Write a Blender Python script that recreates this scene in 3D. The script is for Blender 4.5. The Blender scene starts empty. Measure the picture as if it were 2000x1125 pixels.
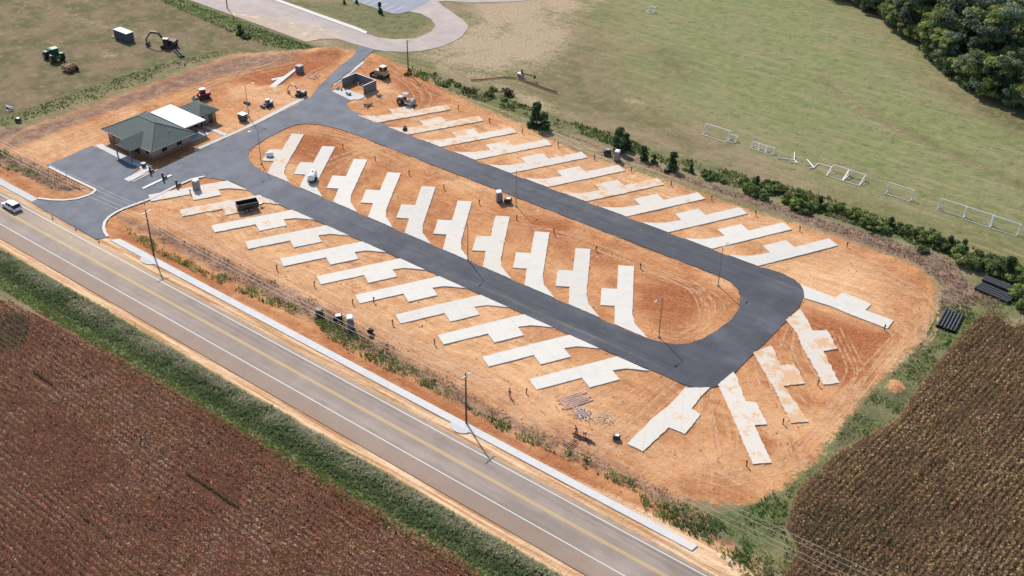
import bpy, math, random
import numpy as np
from mathutils import Vector, Matrix
random.seed(7); RNG = np.random.default_rng(11)
C = bpy.context.scene.collection
S = bpy.context.scene
R = math.radians

# ------------------------------------------------------------------ camera
# world frame: X runs along the highway, Y across it (metres), Z up
H = 116.0; FPX = 2276.7; PITCH = .5828; ROLL = .0122; AZ = 2.4845; SHAD = -1.1378
cA, sA = math.cos(AZ), math.sin(AZ)
def w2(v):                                  # camera-ground frame -> world
    return Vector((v[0]*cA+v[1]*sA, -v[0]*sA+v[1]*cA, v[2]))
F = w2((0, math.cos(PITCH), -math.sin(PITCH)))
R0 = w2((1, 0, 0)); U0 = R0.cross(F)
RT = math.cos(ROLL)*R0+math.sin(ROLL)*U0; UP = -math.sin(ROLL)*R0+math.cos(ROLL)*U0
cam_d = bpy.data.cameras.new('camera'); cam = bpy.data.objects.new('camera', cam_d); C.objects.link(cam)
cam_d.sensor_width = 36; cam_d.lens = FPX/2000*36; cam_d.clip_start = 1; cam_d.clip_end = 12000
cam.matrix_world = Matrix(((RT.x, UP.x, -F.x, 0), (RT.y, UP.y, -F.y, 0), (RT.z, UP.z, -F.z, H), (0, 0, 0, 1)))
S.camera = cam

def P(px, py, z=0.0):                       # where the ray of a survey mark meets height z
    d = F*FPX+RT*(px-1000)-UP*(py-562.5)
    t = (z-H)/d.z
    return (d.x*t, d.y*t)
def PL(pts, z=0.0): return [P(x, y, z) for x, y in pts]
def CR(ox, oy, s, pts): return [P(ox+x/s, oy+y/s) for x, y in pts]

# ------------------------------------------------------------------ light
sh = w2((math.cos(SHAD), math.sin(SHAD), 0)); ELEV = R(46)
sun_dir = Vector((-sh.x*math.cos(ELEV), -sh.y*math.cos(ELEV), math.sin(ELEV)))
ld = bpy.data.lights.new('sun', 'SUN'); ld.energy = 3.75; ld.angle = R(.55); ld.color = (1, .945, .865)
lo = bpy.data.objects.new('sun', ld); C.objects.link(lo)
lo.rotation_euler = sun_dir.to_track_quat('Z', 'Y').to_euler(); lo.location = (150, -150, 200)
W = bpy.data.worlds.new('World'); S.world = W; W.use_nodes = True
nt = W.node_tree; sky = nt.nodes.new('ShaderNodeTexSky'); sky.sky_type = 'NISHITA'; sky.sun_disc = False
sky.sun_elevation = ELEV; sky.sun_rotation = math.atan2(sun_dir.x, sun_dir.y)
nt.links.new(sky.outputs[0], nt.nodes['Background'].inputs[0]); nt.nodes['Background'].inputs[1].default_value = .125
S.view_settings.view_transform = 'Standard'; S.view_settings.look = 'None'
S.view_settings.exposure = 0.38; S.view_settings.gamma = 1

# ------------------------------------------------------------------ materials
class NB:
    def __init__(s, name):
        s.m = bpy.data.materials.new(name); s.m.use_nodes = True; s.t = s.m.node_tree
        s.b = s.t.nodes['Principled BSDF']; s.b.inputs['Specular IOR Level'].default_value = .2
        s.geo = s.t.nodes.new('ShaderNodeNewGeometry')
    def n(s, ty, **k):
        x = s.t.nodes.new(ty)
        for a, v in k.items(): setattr(x, a, v)
        return x
    def put(s, sock, v):
        if hasattr(v, 'links') or isinstance(v, bpy.types.NodeSocket): s.t.links.new(v, sock)
        elif v is not None:
            if isinstance(v, tuple) and len(v) == 3 and sock.type == 'RGBA': v = v+(1,)
            sock.default_value = v
    def pos(s, scale=(1, 1, 1), rot=0, local=False):
        m = s.n('ShaderNodeMapping'); m.inputs['Scale'].default_value = scale; m.inputs['Rotation'].default_value = (0, 0, rot)
        if local: s.t.links.new(s.n('ShaderNodeTexCoord').outputs['Object'], m.inputs[0])
        else: s.t.links.new(s.geo.outputs['Position'], m.inputs[0])
        return m.outputs[0]
    def noise(s, scale, vec=None, det=4, rough=.6, dist=0):
        x = s.n('ShaderNodeTexNoise'); x.inputs['Scale'].default_value = scale; x.inputs['Detail'].default_value = det
        x.inputs['Roughness'].default_value = rough; x.inputs['Distortion'].default_value = dist
        s.t.links.new(vec or s.geo.outputs['Position'], x.inputs['Vector']); return x.outputs['Fac']
    def math(s, op, a, b=None, c=None, clamp=False):
        x = s.n('ShaderNodeMath', operation=op, use_clamp=clamp); s.put(x.inputs[0], a)
        if b is not None: s.put(x.inputs[1], b)
        if c is not None: s.put(x.inputs[2], c)
        return x.outputs[0]
    def step(s, v, a, b, lo=0., hi=1.):
        x = s.n('ShaderNodeMapRange'); s.put(x.inputs[0], v)
        for i, q in enumerate((a, b, lo, hi)): x.inputs[i+1].default_value = q
        return x.outputs[0]
    def mix(s, f, a, b, mode='MIX'):
        x = s.n('ShaderNodeMixRGB', blend_type=mode); s.put(x.inputs[0], f); s.put(x.inputs[1], a); s.put(x.inputs[2], b); return x.outputs[0]
    def attr(s, name, ty='GEOMETRY'):
        x = s.n('ShaderNodeAttribute', attribute_name=name, attribute_type=ty); return x
    def bump(s, h, dist=.1, strength=1):
        x = s.n('ShaderNodeBump'); x.inputs['Strength'].default_value = strength; x.inputs['Distance'].default_value = dist
        s.put(x.inputs['Height'], h); s.t.links.new(x.outputs[0], s.b.inputs['Normal'])
    def done(s, col, rough=.9, metal=0, spec=None):
        s.put(s.b.inputs['Base Color'], col); s.put(s.b.inputs['Roughness'], rough); s.b.inputs['Metallic'].default_value = metal
        if spec is not None: s.b.inputs['Specular IOR Level'].default_value = spec
        return s.m
MATS = {}
def paint(name, col, rough=.5, metal=0., wear=.25, scale=3.):
    if name in MATS: return MATS[name]
    b = NB(name); n = b.noise(scale, b.pos(local=True), 5, .7)
    dark = tuple(c*.45+.03 for c in col); f = b.step(n, .35, .75, 0, wear)
    c = b.mix(f, col, dark); d = b.noise(scale*.35, b.pos(local=True), 3)
    c = b.mix(b.step(d, .5, .8, 0, wear*.6), c, (.34, .22, .13))
    MATS[name] = b.done(c, rough, metal, .5); return MATS[name]
def M_leaf(name, transl=.25):
    b = NB(name); a = b.attr('Col'); oi = b.n('ShaderNodeObjectInfo')
    v = b.step(oi.outputs['Random'], 0, 1, .72, 1.3)
    c = b.mix(1., a.outputs['Color'], v, 'MULTIPLY')
    b.done(c, .7, 0, .25)
    tr = b.n('ShaderNodeBsdfTranslucent'); b.put(tr.inputs[0], c)
    mx = b.n('ShaderNodeMixShader'); mx.inputs[0].default_value = transl
    b.t.links.new(b.b.outputs[0], mx.inputs[1]); b.t.links.new(tr.outputs[0], mx.inputs[2])
    b.t.links.new(mx.outputs[0], b.t.nodes['Material Output'].inputs[0]); return b.m

def M_ground():
    b = NB('ground_soil_and_grass')
    A = b.attr('mA'); B = b.attr('mB'); D = b.attr('mC')
    sa = b.n('ShaderNodeSeparateColor'); b.t.links.new(A.outputs['Color'], sa.inputs[0])
    sb = b.n('ShaderNodeSeparateColor'); b.t.links.new(B.outputs['Color'], sb.inputs[0])
    sc = b.n('ShaderNodeSeparateColor'); b.t.links.new(D.outputs['Color'], sc.inputs[0])
    nE = b.noise(.5, None, 6, .7); nF = b.noise(1.7, None, 5, .75); nM = b.noise(.11, None, 6, .65)
    nL = b.noise(.03, None, 5, .6); nS = b.noise(.42, None, 6, .72); nP = b.noise(.055, None, 5, .6)
    def edge(w, k=.55, hard=.1):
        e = b.math('ADD', w, b.math('MULTIPLY', b.math('SUBTRACT', b.mix(.45, nE, nF), .5), k*2))
        return b.step(e, .5-hard, .5+hard)
    wv = b.n('ShaderNodeTexNoise'); wv.inputs['Scale'].default_value = .02; wv.inputs['Detail'].default_value = 2
    b.t.links.new(b.geo.outputs['Position'], wv.inputs['Vector'])
    wo = b.n('ShaderNodeVectorMath', operation='MULTIPLY_ADD'); b.t.links.new(wv.outputs['Color'], wo.inputs[0])
    wo.inputs[1].default_value = (26, 26, 0); b.t.links.new(b.geo.outputs['Position'], wo.inputs[2])
    def streak(sx, sy, rot, det=5):
        mp = b.n('ShaderNodeMapping'); mp.inputs['Scale'].default_value = (sx, sy, 1); mp.inputs['Rotation'].default_value = (0, 0, rot)
        b.t.links.new(wo.outputs[0], mp.inputs[0]); return b.noise(1., mp.outputs[0], det, .72)
    st = streak(.11, .75, 0); st2 = streak(.13, .8, R(62)); st3 = streak(.10, .7, R(-35))
    # --- mown field
    g = b.mix(b.step(nL, .44, .57), (.185, .178, .070), (.32, .235, .138))
    g = b.mix(b.step(nP, .48, .60, 0, .8), g, (.33, .25, .148))
    g = b.mix(b.step(nM, .45, .62, 0, .7), g, (.175, .165, .062))
    g = b.mix(b.math('MULTIPLY', sc.outputs[0], b.step(nM, .30, .50, .5, 1.)), g, b.mix(b.step(nS, .3, .7), (.175, .215, .078), (.26, .275, .105)))
    g = b.mix(b.step(nS, .54, .70, 0, .55), g, (.38, .30, .175))
    g = b.mix(b.step(nS, .46, .34, 0, .55), g, (.105, .105, .042))
    g = b.mix(b.step(nF, .56, .70, 0, .45), g, (.36, .30, .18))
    g = b.mix(b.step(nF, .44, .32, 0, .6), g, (.09, .085, .036))
    g = b.mix(b.step(b.noise(1., b.pos((.07, .8, 1), R(-6)), 5, .7), .5, .62, 0, .6), g, (.36, .29, .165))
    br = b.mix(b.step(nM, .42, .58), (.25, .175, .105), (.135, .125, .052))
    br = b.mix(b.step(nS, .5, .66, 0, .7), br, (.34, .26, .16)); br = b.mix(b.step(nF, .47, .34, 0, .7), br, (.075, .068, .032))
    g = b.mix(b.math('MULTIPLY', edge(sc.outputs[1], .7, .3), .9), g, br)
    g = b.mix(b.math('MULTIPLY', edge(b.math('MULTIPLY', B.outputs['Alpha'], b.step(nM, .38, .56, .6, 1.2)), 1.2, .25), .8), g, b.mix(b.step(nF, .35, .65), (.36, .26, .16), (.60, .46, .30)))
    gr = b.mix(b.step(nS, .38, .62), (.085, .11, .038), (.20, .225, .085)); gr = b.mix(b.step(nF, .5, .66, 0, .7), gr, (.06, .07, .028)); gr = b.mix(b.step(nM, .5, .62, 0, .5), gr, (.26, .21, .12))
    g = b.mix(edge(sb.outputs[0], .9, .25), g, gr)
    g = b.mix(1., g, (.88, .88, .91), 'MULTIPLY')
    # --- dirt
    d = b.mix(b.step(nM, .40, .60), (.42, .195, .092), (.59, .315, .155))
    nQ = b.noise(.085, wo.outputs[0], 4, .6)
    d = b.mix(b.step(nQ, .50, .57, 0, .75), d, b.mix(b.step(nS, .35, .65), (.33, .135, .062), (.45, .205, .10))); d = b.mix(b.step(nP, .46, .38, 0, .7), d, (.74, .47, .27))
    d = b.mix(b.step(st, .52, .66, 0, .40), d, (.66, .38, .20))
    d = b.mix(b.step(st, .44, .34, 0, .35), d, (.31, .135, .062))
    d = b.mix(b.step(st2, .54, .66, 0, .30), d, (.66, .38, .20))
    d = b.mix(b.step(st2, .42, .33, 0, .40), d, (.27, .115, .052))
    d = b.mix(b.step(st3, .55, .66, 0, .35), d, (.36, .16, .075))
    d = b.mix(b.step(nF, .45, .33, 0, .6), d, (.24, .105, .052))
    d = b.mix(b.step(nF, .57, .70, 0, .5), d, (.76, .48, .28))
    d = b.mix(b.step(nS, .56, .70, 0, .45), d, (.70, .42, .23))
    d = b.mix(b.math('MULTIPLY', sa.outputs[1], b.step(nE, .35, .6, .2, .85)), d, b.mix(b.step(st, .35, .65), (.60, .36, .19), (.80, .56, .35)))
    rd = b.mix(b.step(nF, .38, .62), (.24, .078, .034), (.42, .165, .075)); rd = b.mix(b.step(st, .52, .64, 0, .5), rd, (.52, .25, .125))
    d = b.mix(b.math('MULTIPLY', edge(sa.outputs[2], .8, .25), .85), d, rd)
    d = b.mix(1., d, (.97, .90, .82), 'MULTIPLY')
    g = b.mix(edge(sa.outputs[0], .8, .08), g, d)
    w = b.mix(b.step(nS, .38, .62), (.165, .095, .068), (.33, .215, .15)); w = b.mix(b.step(nF, .47, .35, 0, .8), w, (.07, .045, .03)); w = b.mix(b.step(nF, .57, .7, 0, .6), w, (.48, .36, .25))
    g = b.mix(b.math('MULTIPLY', edge(sb.outputs[1], .8, .25), .88), g, w)
    t = b.mix(b.step(b.noise(1., b.pos((.05, 1.2, 1)), 6, .72), .42, .60), (.46, .235, .105), (.76, .54, .34))
    t = b.mix(b.step(nF, .44, .34, 0, .5), t, (.30, .155, .08))
    g = b.mix(edge(A.outputs['Alpha'], .6, .15), g, t)
    g = b.mix(edge(sb.outputs[2], .3, .1), g, b.mix(nF, (.06, .032, .02), (.13, .07, .042)))
    hb = b.math('ADD', b.math('MULTIPLY', nS, .9), b.math('MULTIPLY', nF, .45))
    hb = b.math('ADD', hb, b.math('MULTIPLY', b.math('ADD', st, b.math('MULTIPLY', st2, .7)), b.math('MULTIPLY', sa.outputs[0], .3)))
    b.bump(hb, .45, .9)
    return b.done(g, .95, 0, .1)

def M_asphalt(name, c0, c1, seam=None, dust=0., grey=None):
    b = NB(name); n1 = b.noise(.25, None, 5, .6); n2 = b.noise(9., None, 3, .7); s = b.noise(1., b.pos((.03, 1.1, 1)), 4, .6)
    c = b.mix(b.step(n1, .35, .65), c0, c1); c = b.mix(b.step(s, .5, .66, 0, .3), c, tuple(x*1.25 for x in c1))
    c = b.mix(b.step(n2, .5, .8, 0, .3), c, tuple(x*.7 for x in c0))
    se = b.n('ShaderNodeSeparateXYZ'); b.t.links.new(b.geo.outputs['Position'], se.inputs[0])
    if seam:
        for v0, wd, col, f, ua, ub in seam:
            wob = b.math('MULTIPLY', b.math('SUBTRACT', b.noise(.12, None, 3), .5), .9)
            dv = b.math('ABSOLUTE', b.math('ADD', b.math('SUBTRACT', se.outputs[1], v0), wob))
            k = b.math('MULTIPLY', b.step(dv, wd, wd*.3, 0, f), b.step(b.noise(.5, b.pos((.4, 1, 1)), 4), .35, .6))
            k = b.math('MULTIPLY', k, b.math('MULTIPLY', b.step(se.outputs[0], ua-4, ua), b.step(se.outputs[0], ub+4, ub)))
            c = b.mix(k, c, col)
    pt = b.math('MULTIPLY', b.step(b.noise(.10, b.pos((.35, 1, 1), .1), 3, .45), .46, .52, 0, .5), b.step(se.outputs[0], 130, 70, .3, 1.)); c = b.mix(pt, c, tuple(x*.72 for x in c0))
    c = b.mix(b.step(b.noise(.5, None, 6, .75), .60, .74, 0, .35), c, (.26, .17, .11))
    if grey:
        k = b.step(b.math('ADD', se.outputs[0], b.math('MULTIPLY', b.noise(.06, None, 3), 30)), 150, 195)
        c = b.mix(k, c, b.mix(b.step(n1, .38, .62), grey, tuple(x*1.3 for x in grey)))
        c = b.mix(b.step(b.noise(1., b.pos((.5, .06, 1), .3), 5, .7), .56, .68, 0, .3), c, (.08, .082, .09))
    if dust:
        k = b.math('MULTIPLY', b.step(se.outputs[0], 150, 172), b.step(se.outputs[0], 206, 190))
        dn = b.math('ADD', b.step(se.outputs[1], -96, -101.5, 0, .6), b.math('MULTIPLY', b.noise(.8, b.pos((.25, 1, 1), .4), 5, .7, 1.5), .8))
        c = b.mix(b.math('MULTIPLY', k, b.step(dn, .45, .95, 0, dust)), c, (.46, .35, .24))
        c = b.mix(b.math('MULTIPLY', b.step(se.outputs[1], -101.0, -101.9), b.step(b.noise(.7), .35, .6, .2, .8)), c, (.50, .32, .18))
        c = b.mix(b.math('MULTIPLY', b.step(se.outputs[1], -94.2, -93.9), .45), c, (.30, .19, .13))
    b.bump(n2, .02, .4)
    return b.done(c, .85, 0, .25)

def M_concrete(name, col=(.62, .585, .525), lines=True, local=True):
    b = NB(name); at = b.attr('dust', 'OBJECT')
    oi = b.n('ShaderNodeObjectInfo')
    tc = b.n('ShaderNodeTexCoord')
    nn = b.noise(.35, None, 6, .7); n2 = b.noise(2.6, None, 6, .75)
    c = b.mix(b.step(nn, .4, .62, 0, .6), col, tuple(x*.84 for x in col))
    c = b.mix(b.step(n2, .60, .72, 0, .5), c, (.40, .28, .19))
    c = b.mix(1., c, b.step(oi.outputs['Random'], 0, 1, .93, 1.04), 'MULTIPLY')
    if lines:
        sx = b.n('ShaderNodeSeparateXYZ'); b.t.links.new(tc.outputs['Object'], sx.inputs[0])
        fr = b.math('FRACT', b.math('DIVIDE', sx.outputs[0], 2.7)); k = b.step(b.math('ABSOLUTE', b.math('SUBTRACT', fr, .5)), .482, .496)
        c = b.mix(b.math('MULTIPLY', k, .38), c, (.30, .26, .21))
    th = b.math('SUBTRACT', b.mix(.3, nn, n2), b.math('MULTIPLY', b.math('SUBTRACT', at.outputs['Fac'], .0), .24))
    k = b.step(th, .375, .32, 0, .85); k2 = b.step(th, .47, .36, 0, .4)
    c = b.mix(k2, c, (.60, .42, .26)); c = b.mix(k, c, b.mix(n2, (.50, .27, .13), (.62, .38, .20)))
    b.bump(n2, .02, .5)
    return b.done(c, .85, 0, .2)

G = M_ground()
ASPH = M_asphalt('new_black_asphalt', (.066, .069, .080), (.100, .104, .117),
    [(-170.0, .25, (.042, .043, .05), .85, 74, 200), (-137.6, .25, (.042, .043, .05), .85, 74, 190), (-136.1, .5, (.22, .19, .15), .45, 72, 112), (-171.5, .3, (.15, .15, .16), .5, 70, 190)], grey=(.128, .134, .150))
ROADM = M_asphalt('worn_grey_road', (.262, .208, .172), (.318, .258, .215),
    [(-95.4, .5, (.37, .30, .245), .6, -900, 900), (-99.6, .5, (.215, .172, .148), .6, -900, 900), (-100.6, .2, (.16, .14, .135), .5, -900, 900)], dust=.85)
OLDR = M_asphalt('old_pale_road', (.36, .30, .27), (.44, .38, .34))
LOTM = M_asphalt('blue_grey_lot', (.24, .25, .29), (.29, .30, .34))
CONC = M_concrete('pad_concrete'); WALK = M_concrete('sidewalk_concrete', (.56, .545, .525))
KERB = paint('kerb_concrete', (.60, .56, .51), .85, 0, .2, .6)
WHITE = paint('white_road_paint', (.62, .60, .56), .7, 0, .2, .5); YEL = paint('yellow_road_paint', (.62, .40, .11), .7, 0, .2, .5)
LEAF = M_leaf('leaf_blades', .38); CROPM = M_leaf('dry_crop_blades', .3)
BARK = paint('bark', (.12, .085, .06), .9)
black = paint('black_plastic', (.018, .018, .022), .45, 0, .2); steel = paint('galvanised_steel', (.45, .44, .43), .45, .6, .2)
whitep = paint('white_paint', (.78, .78, .77), .4, 0, .08); glass = paint('dark_glass', (.02, .025, .035), .12, 0, .05)
rubber = paint('tyre_rubber', (.022, .022, .022), .85, 0, .4); greenp = paint('green_machine_paint', (.035, .17, .06), .4, 0, .2)
yellowp = paint('yellow_machine_paint', (.42, .21, .07), .6, 0, .5); redp = paint('red_machine_paint', (.36, .03, .03), .45, 0, .3)
tanp = paint('tan_machine_paint', (.50, .36, .20), .5, 0, .3); brownst = paint('dark_brown_steel', (.055, .035, .035), .6, 0, .4)
greyp = paint('grey_paint', (.32, .32, .33), .5); wood = paint('weathered_pole_wood', (.105, .075, .062), .9, 0, .4, 6)
polep = paint('brushed_aluminium_pole', (.30, .235, .20), .5, .3, .15); blockm = paint('grey_block', (.17, .17, .178), .9, 0, .35, 2)

# ------------------------------------------------------------------ mesh helpers
class MB:
    def __init__(s): s.v = []; s.f = []
    def add(s, vs, fs):
        o = len(s.v); s.v += [tuple(v) for v in vs]; s.f += [tuple(i+o for i in f) for f in fs]; return s
    def box(s, cx, cy, cz, sx, sy, sz, rz=0, ry=0, rx=0, taper=1.):
        M = Matrix.Rotation(rz, 3, 'Z') @ Matrix.Rotation(ry, 3, 'Y') @ Matrix.Rotation(rx, 3, 'X'); vs = []
        for z in (-.5, .5):
            k = taper if z > 0 else 1
            for x, y in ((-.5, -.5), (.5, -.5), (.5, .5), (-.5, .5)):
                vs.append(Vector((cx, cy, cz))+M @ Vector((x*sx*k, y*sy*k, z*sz)))
        return s.add(vs, [(3, 2, 1, 0), (4, 5, 6, 7), (0, 1, 5, 4), (1, 2, 6, 5), (2, 3, 7, 6), (3, 0, 4, 7)])
    def cyl(s, a, b, r0, r1=None, n=10, caps=True):
        a = Vector(a); b = Vector(b); r1 = r0 if r1 is None else r1
        d = (b-a).normalized(); q = d.orthogonal().normalized(); w = d.cross(q); vs = []
        for c, r in ((a, r0), (b, r1)):
            for i in range(n):
                t = 2*math.pi*i/n; vs.append(c+q*(r*math.cos(t))+w*(r*math.sin(t)))
        fs = [(i, (i+1) % n, n+(i+1) % n, n+i) for i in range(n)]
        if caps: fs += [tuple(range(n-1, -1, -1)), tuple(range(n, 2*n))]
        return s.add(vs, fs)
    def tube(s, pts, r, n=6):
        for a, b in zip(pts, pts[1:]): s.cyl(a, b, r, r, n)
        return s
    def prism(s, prof, y0, y1, k=1.):        # profile in xz, extruded along y; k narrows nothing
        n = len(prof); vs = [(x, y0, z) for x, z in prof]+[(x, y1, z) for x, z in prof]
        return s.add(vs, [tuple(range(n)), tuple(range(2*n-1, n-1, -1))]+[((i+1) % n, i, n+i, n+(i+1) % n) for i in range(n)])
    def slab(s, poly, z0, z1):
        n = len(poly); ar = sum(poly[i][0]*poly[(i+1) % n][1]-poly[(i+1) % n][0]*poly[i][1] for i in range(n))
        if ar < 0: poly = poly[::-1]
        vs = [(x, y, z0) for x, y in poly]+[(x, y, z1) for x, y in poly]
        return s.add(vs, [tuple(range(n-1, -1, -1)), tuple(range(n, 2*n))]+[(i, (i+1) % n, n+(i+1) % n, n+i) for i in range(n)])
    def strip(s, pts, w, z0, z1):            # raised band along a polyline
        n = len(pts); L = []; Rr = []
        for i in range(n):
            a = Vector(pts[max(i-1, 0)]); b = Vector(pts[min(i+1, n-1)]); d = (b-a).normalized(); q = Vector((-d.y, d.x))*w/2
            p = Vector(pts[i]); L.append(p+q); Rr.append(p-q)
        vs = [(p.x, p.y, z0) for p in L+Rr]+[(p.x, p.y, z1) for p in L+Rr]; fs = []
        for i in range(n-1):
            fs += [(2*n+i, 3*n+i, 3*n+i+1, 2*n+i+1), (i, 2*n+i, 2*n+i+1, i+1), (n+i+1, 3*n+i+1, 3*n+i, n+i)]
        fs += [(0, n, 3*n, 2*n), (n-1, 3*n-1, 4*n-1, 2*n-1)]
        return s.add(vs, fs)
    def ball(s, c, rx, ry, rz, n=10, m=6):
        vs = []; fs = []
        for j in range(m+1):
            ph = math.pi*j/m
            for i in range(n):
                t = 2*math.pi*i/n; vs.append((c[0]+rx*math.sin(ph)*math.cos(t), c[1]+ry*math.sin(ph)*math.sin(t), c[2]+rz*math.cos(ph)))
        for j in range(m):
            for i in range(n): fs.append((j*n+i, (j+1)*n+i, (j+1)*n+(i+1) % n, j*n+(i+1) % n))
        return s.add(vs, fs)
    def build(s, name, mat, parent=None, smooth=False, bevel=0):
        me = bpy.data.meshes.new(name); me.from_pydata(s.v, [], s.f); me.materials.append(mat); me.update()
        if smooth: me.shade_smooth()
        o = bpy.data.objects.new(name, me); C.objects.link(o)
        if parent: o.parent = parent
        if bevel:
            b = o.modifiers.new('bevel', 'BEVEL'); b.width = bevel; b.segments = 2; b.limit_method = 'ANGLE'
        return o
def tag(o, label=None, cat=None, group=None, kind=None):
    for k, v in (('label', label), ('category', cat), ('group', group), ('kind', kind)):
        if v: o[k] = v
    return o
def thing(name, label, cat, loc=(0, 0), rz=0, group=None, z=0):
    o = bpy.data.objects.new(name, None); C.objects.link(o); o.empty_display_size = .5
    o.location = (loc[0], loc[1], z); o.rotation_euler = (0, 0, rz); return tag(o, label, cat, group)
def struct(o): o['kind'] = 'structure'; return o
def copy_tree(o, parent=None):
    c = o.copy(); C.objects.link(c)
    if parent: c.parent = parent
    for ch in list(o.children): copy_tree(ch, c)
    return c
def head(a, b):                              # heading from mark a to mark b
    p = P(*a); q = P(*b); return math.atan2(q[1]-p[1], q[0]-p[0])
ORD = ['first', 'second', 'third', 'fourth', 'fifth', 'sixth', 'seventh', 'eighth', 'ninth', 'tenth', 'eleventh', 'twelfth', 'thirteenth']

def fastmesh(name, V, quads, col, mat, parent=None):
    """V (n,3), quads (m,4) index, col (m,3) per-face colour"""
    me = bpy.data.meshes.new(name); n = len(V); m = len(quads); k = quads.shape[1]
    me.vertices.add(n); me.vertices.foreach_set('co', np.ascontiguousarray(V, np.float32).ravel())
    me.loops.add(m*k); me.loops.foreach_set('vertex_index', quads.astype(np.int32).ravel())
    me.polygons.add(m); me.polygons.foreach_set('loop_start', np.arange(0, m*k, k, dtype=np.int32))
    try: me.polygons.foreach_set('loop_total', np.full(m, k, np.int32))
    except Exception: pass
    if col is not None:
        a = me.attributes.new('Col', 'FLOAT_COLOR', 'CORNER')
        cc = np.repeat(np.c_[col, np.ones(m)], k, 0).astype(np.float32); a.data.foreach_set('color', cc.ravel())
    me.materials.append(mat); me.update(); me.validate()
    o = bpy.data.objects.new(name, me); C.objects.link(o)
    if parent: o.parent = parent
    return o

# numpy noise and polygon distance
def vnoise(X, Y, scale, seed):
    r = np.random.default_rng(seed); T = r.random((256, 256)); x = X/scale; y = Y/scale
    xi = np.floor(x).astype(int); yi = np.floor(y).astype(int); fx = x-xi; fy = y-yi
    fx = fx*fx*(3-2*fx); fy = fy*fy*(3-2*fy)
    g = lambda a, b: T[a % 256, b % 256]
    return (g(xi, yi)*(1-fx)+g(xi+1, yi)*fx)*(1-fy)+(g(xi, yi+1)*(1-fx)+g(xi+1, yi+1)*fx)*fy
def fbm(X, Y, scale, seed, o=4):
    s = 0; a = 1; t = 0
    for i in range(o): s = s+a*vnoise(X, Y, scale/2**i, seed+i); t += a; a *= .5
    return s/t
def inside(poly, X, Y):
    r = np.zeros(X.shape, bool); n = len(poly)
    for i in range(n):
        x0, y0 = poly[i]; x1, y1 = poly[(i+1) % n]
        if y0 == y1: continue
        c = ((y0 > Y) != (y1 > Y)) & (X < (x1-x0)*(Y-y0)/(y1-y0)+x0); r ^= c
    return r
def sdf(poly, X, Y, margin=6.):              # >0 inside
    xs = [p[0] for p in poly]; ys = [p[1] for p in poly]; out = np.full(X.shape, -margin)
    m = (X > min(xs)-margin) & (X < max(xs)+margin) & (Y > min(ys)-margin) & (Y < max(ys)+margin)
    x = X[m]; y = Y[m]; d = np.full(x.shape, 1e9); n = len(poly)
    for i in range(n):
        x0, y0 = poly[i]; x1, y1 = poly[(i+1) % n]; dx = x1-x0; dy = y1-y0; L = dx*dx+dy*dy+1e-9
        t = np.clip(((x-x0)*dx+(y-y0)*dy)/L, 0, 1); d = np.minimum(d, (x-x0-t*dx)**2+(y-y0-t*dy)**2)
    out[m] = np.sqrt(d)*np.where(inside(poly, x, y), 1, -1); return out
def scatter(poly, density, thin=None):
    xs = [p[0] for p in poly]; ys = [p[1] for p in poly]; a = (max(xs)-min(xs))*(max(ys)-min(ys)); n = int(a*density)
    X = RNG.uniform(min(xs), max(xs), n); Y = RNG.uniform(min(ys), max(ys), n); m = inside(poly, X, Y); X = X[m]; Y = Y[m]
    if thin is not None:
        k = RNG.random(len(X)) < thin(X, Y); X = X[k]; Y = Y[k]
    return X, Y
# ------------------------------------------------------------------ ground sheet
def arr(lo_, hi_, st, far):
    a = np.arange(lo_, hi_+st/2, st); k = np.array([3, 10, 30, 90, 250, 700, 2000, far])
    return np.r_[(lo_-k)[::-1], a, hi_+k]
gx = arr(-4, 330, .5, 5000.); gy = arr(-372, -32, .5, 5000.)
GX, GY = np.meshgrid(gx, gy, indexing='ij')
LOT = PL([(-150, 330), (0, 272), (60, 245), (150, 216), (250, 180), (380, 132), (450, 106), (620, 95), (690, 98), (735, 105), (790, 130), (860, 170), (930, 205), (1020, 245), (1100, 285), (1180, 315), (1240, 335), (1330, 362), (1440, 402), (1530, 430), (1640, 463), (1740, 498), (1800, 524), (1832, 560), (1825, 612), (1790, 670), (1740, 720), (1690, 770), (1640, 830), (1590, 900), (1530, 950), (1460, 985), (1400, 985), (1330, 965), (1450, 1085), (1500, 1160), (1300, 1160), (1100, 1020), (500, 625), (205, 470), (70, 395), (-150, 270)])
paved = []
mA = np.zeros(GX.shape+(4,)); mB = np.zeros(GX.shape+(4,)); mC = np.zeros(GX.shape+(4,))
def zone(arrs, ch, poly, soft=2., amt=1., mode='max'):
    w = np.clip(sdf(poly, GX, GY, soft*1.2+1)/soft*.5+.5, 0, 1)*amt
    if mode == 'max': arrs[..., ch] = np.maximum(arrs[..., ch], w)
    else: arrs[..., ch] *= 1-w
zone(mA, 0, LOT, 3.2)
# brighter, drier parts of the lot
for q in ([(300, 370), (480, 380), (900, 560), (1200, 740), (1000, 780), (700, 640), (420, 500)],
          [(840, 215), (1130, 290), (1560, 440), (1640, 480), (1560, 500), (1100, 350), (800, 240)],
          [(1500, 500), (1640, 480), (1740, 540), (1760, 640), (1600, 600)],
          [(1250, 860), (1500, 900), (1500, 940), (1300, 900)], [(0, 290), (200, 250), (200, 290), (60, 330)],
          [(380, 260), (560, 190), (600, 200), (420, 285)], [(950, 640), (1200, 780), (1260, 860), (1180, 860), (960, 700)]):
    zone(mA, 1, PL(q), 5., .9)
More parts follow.
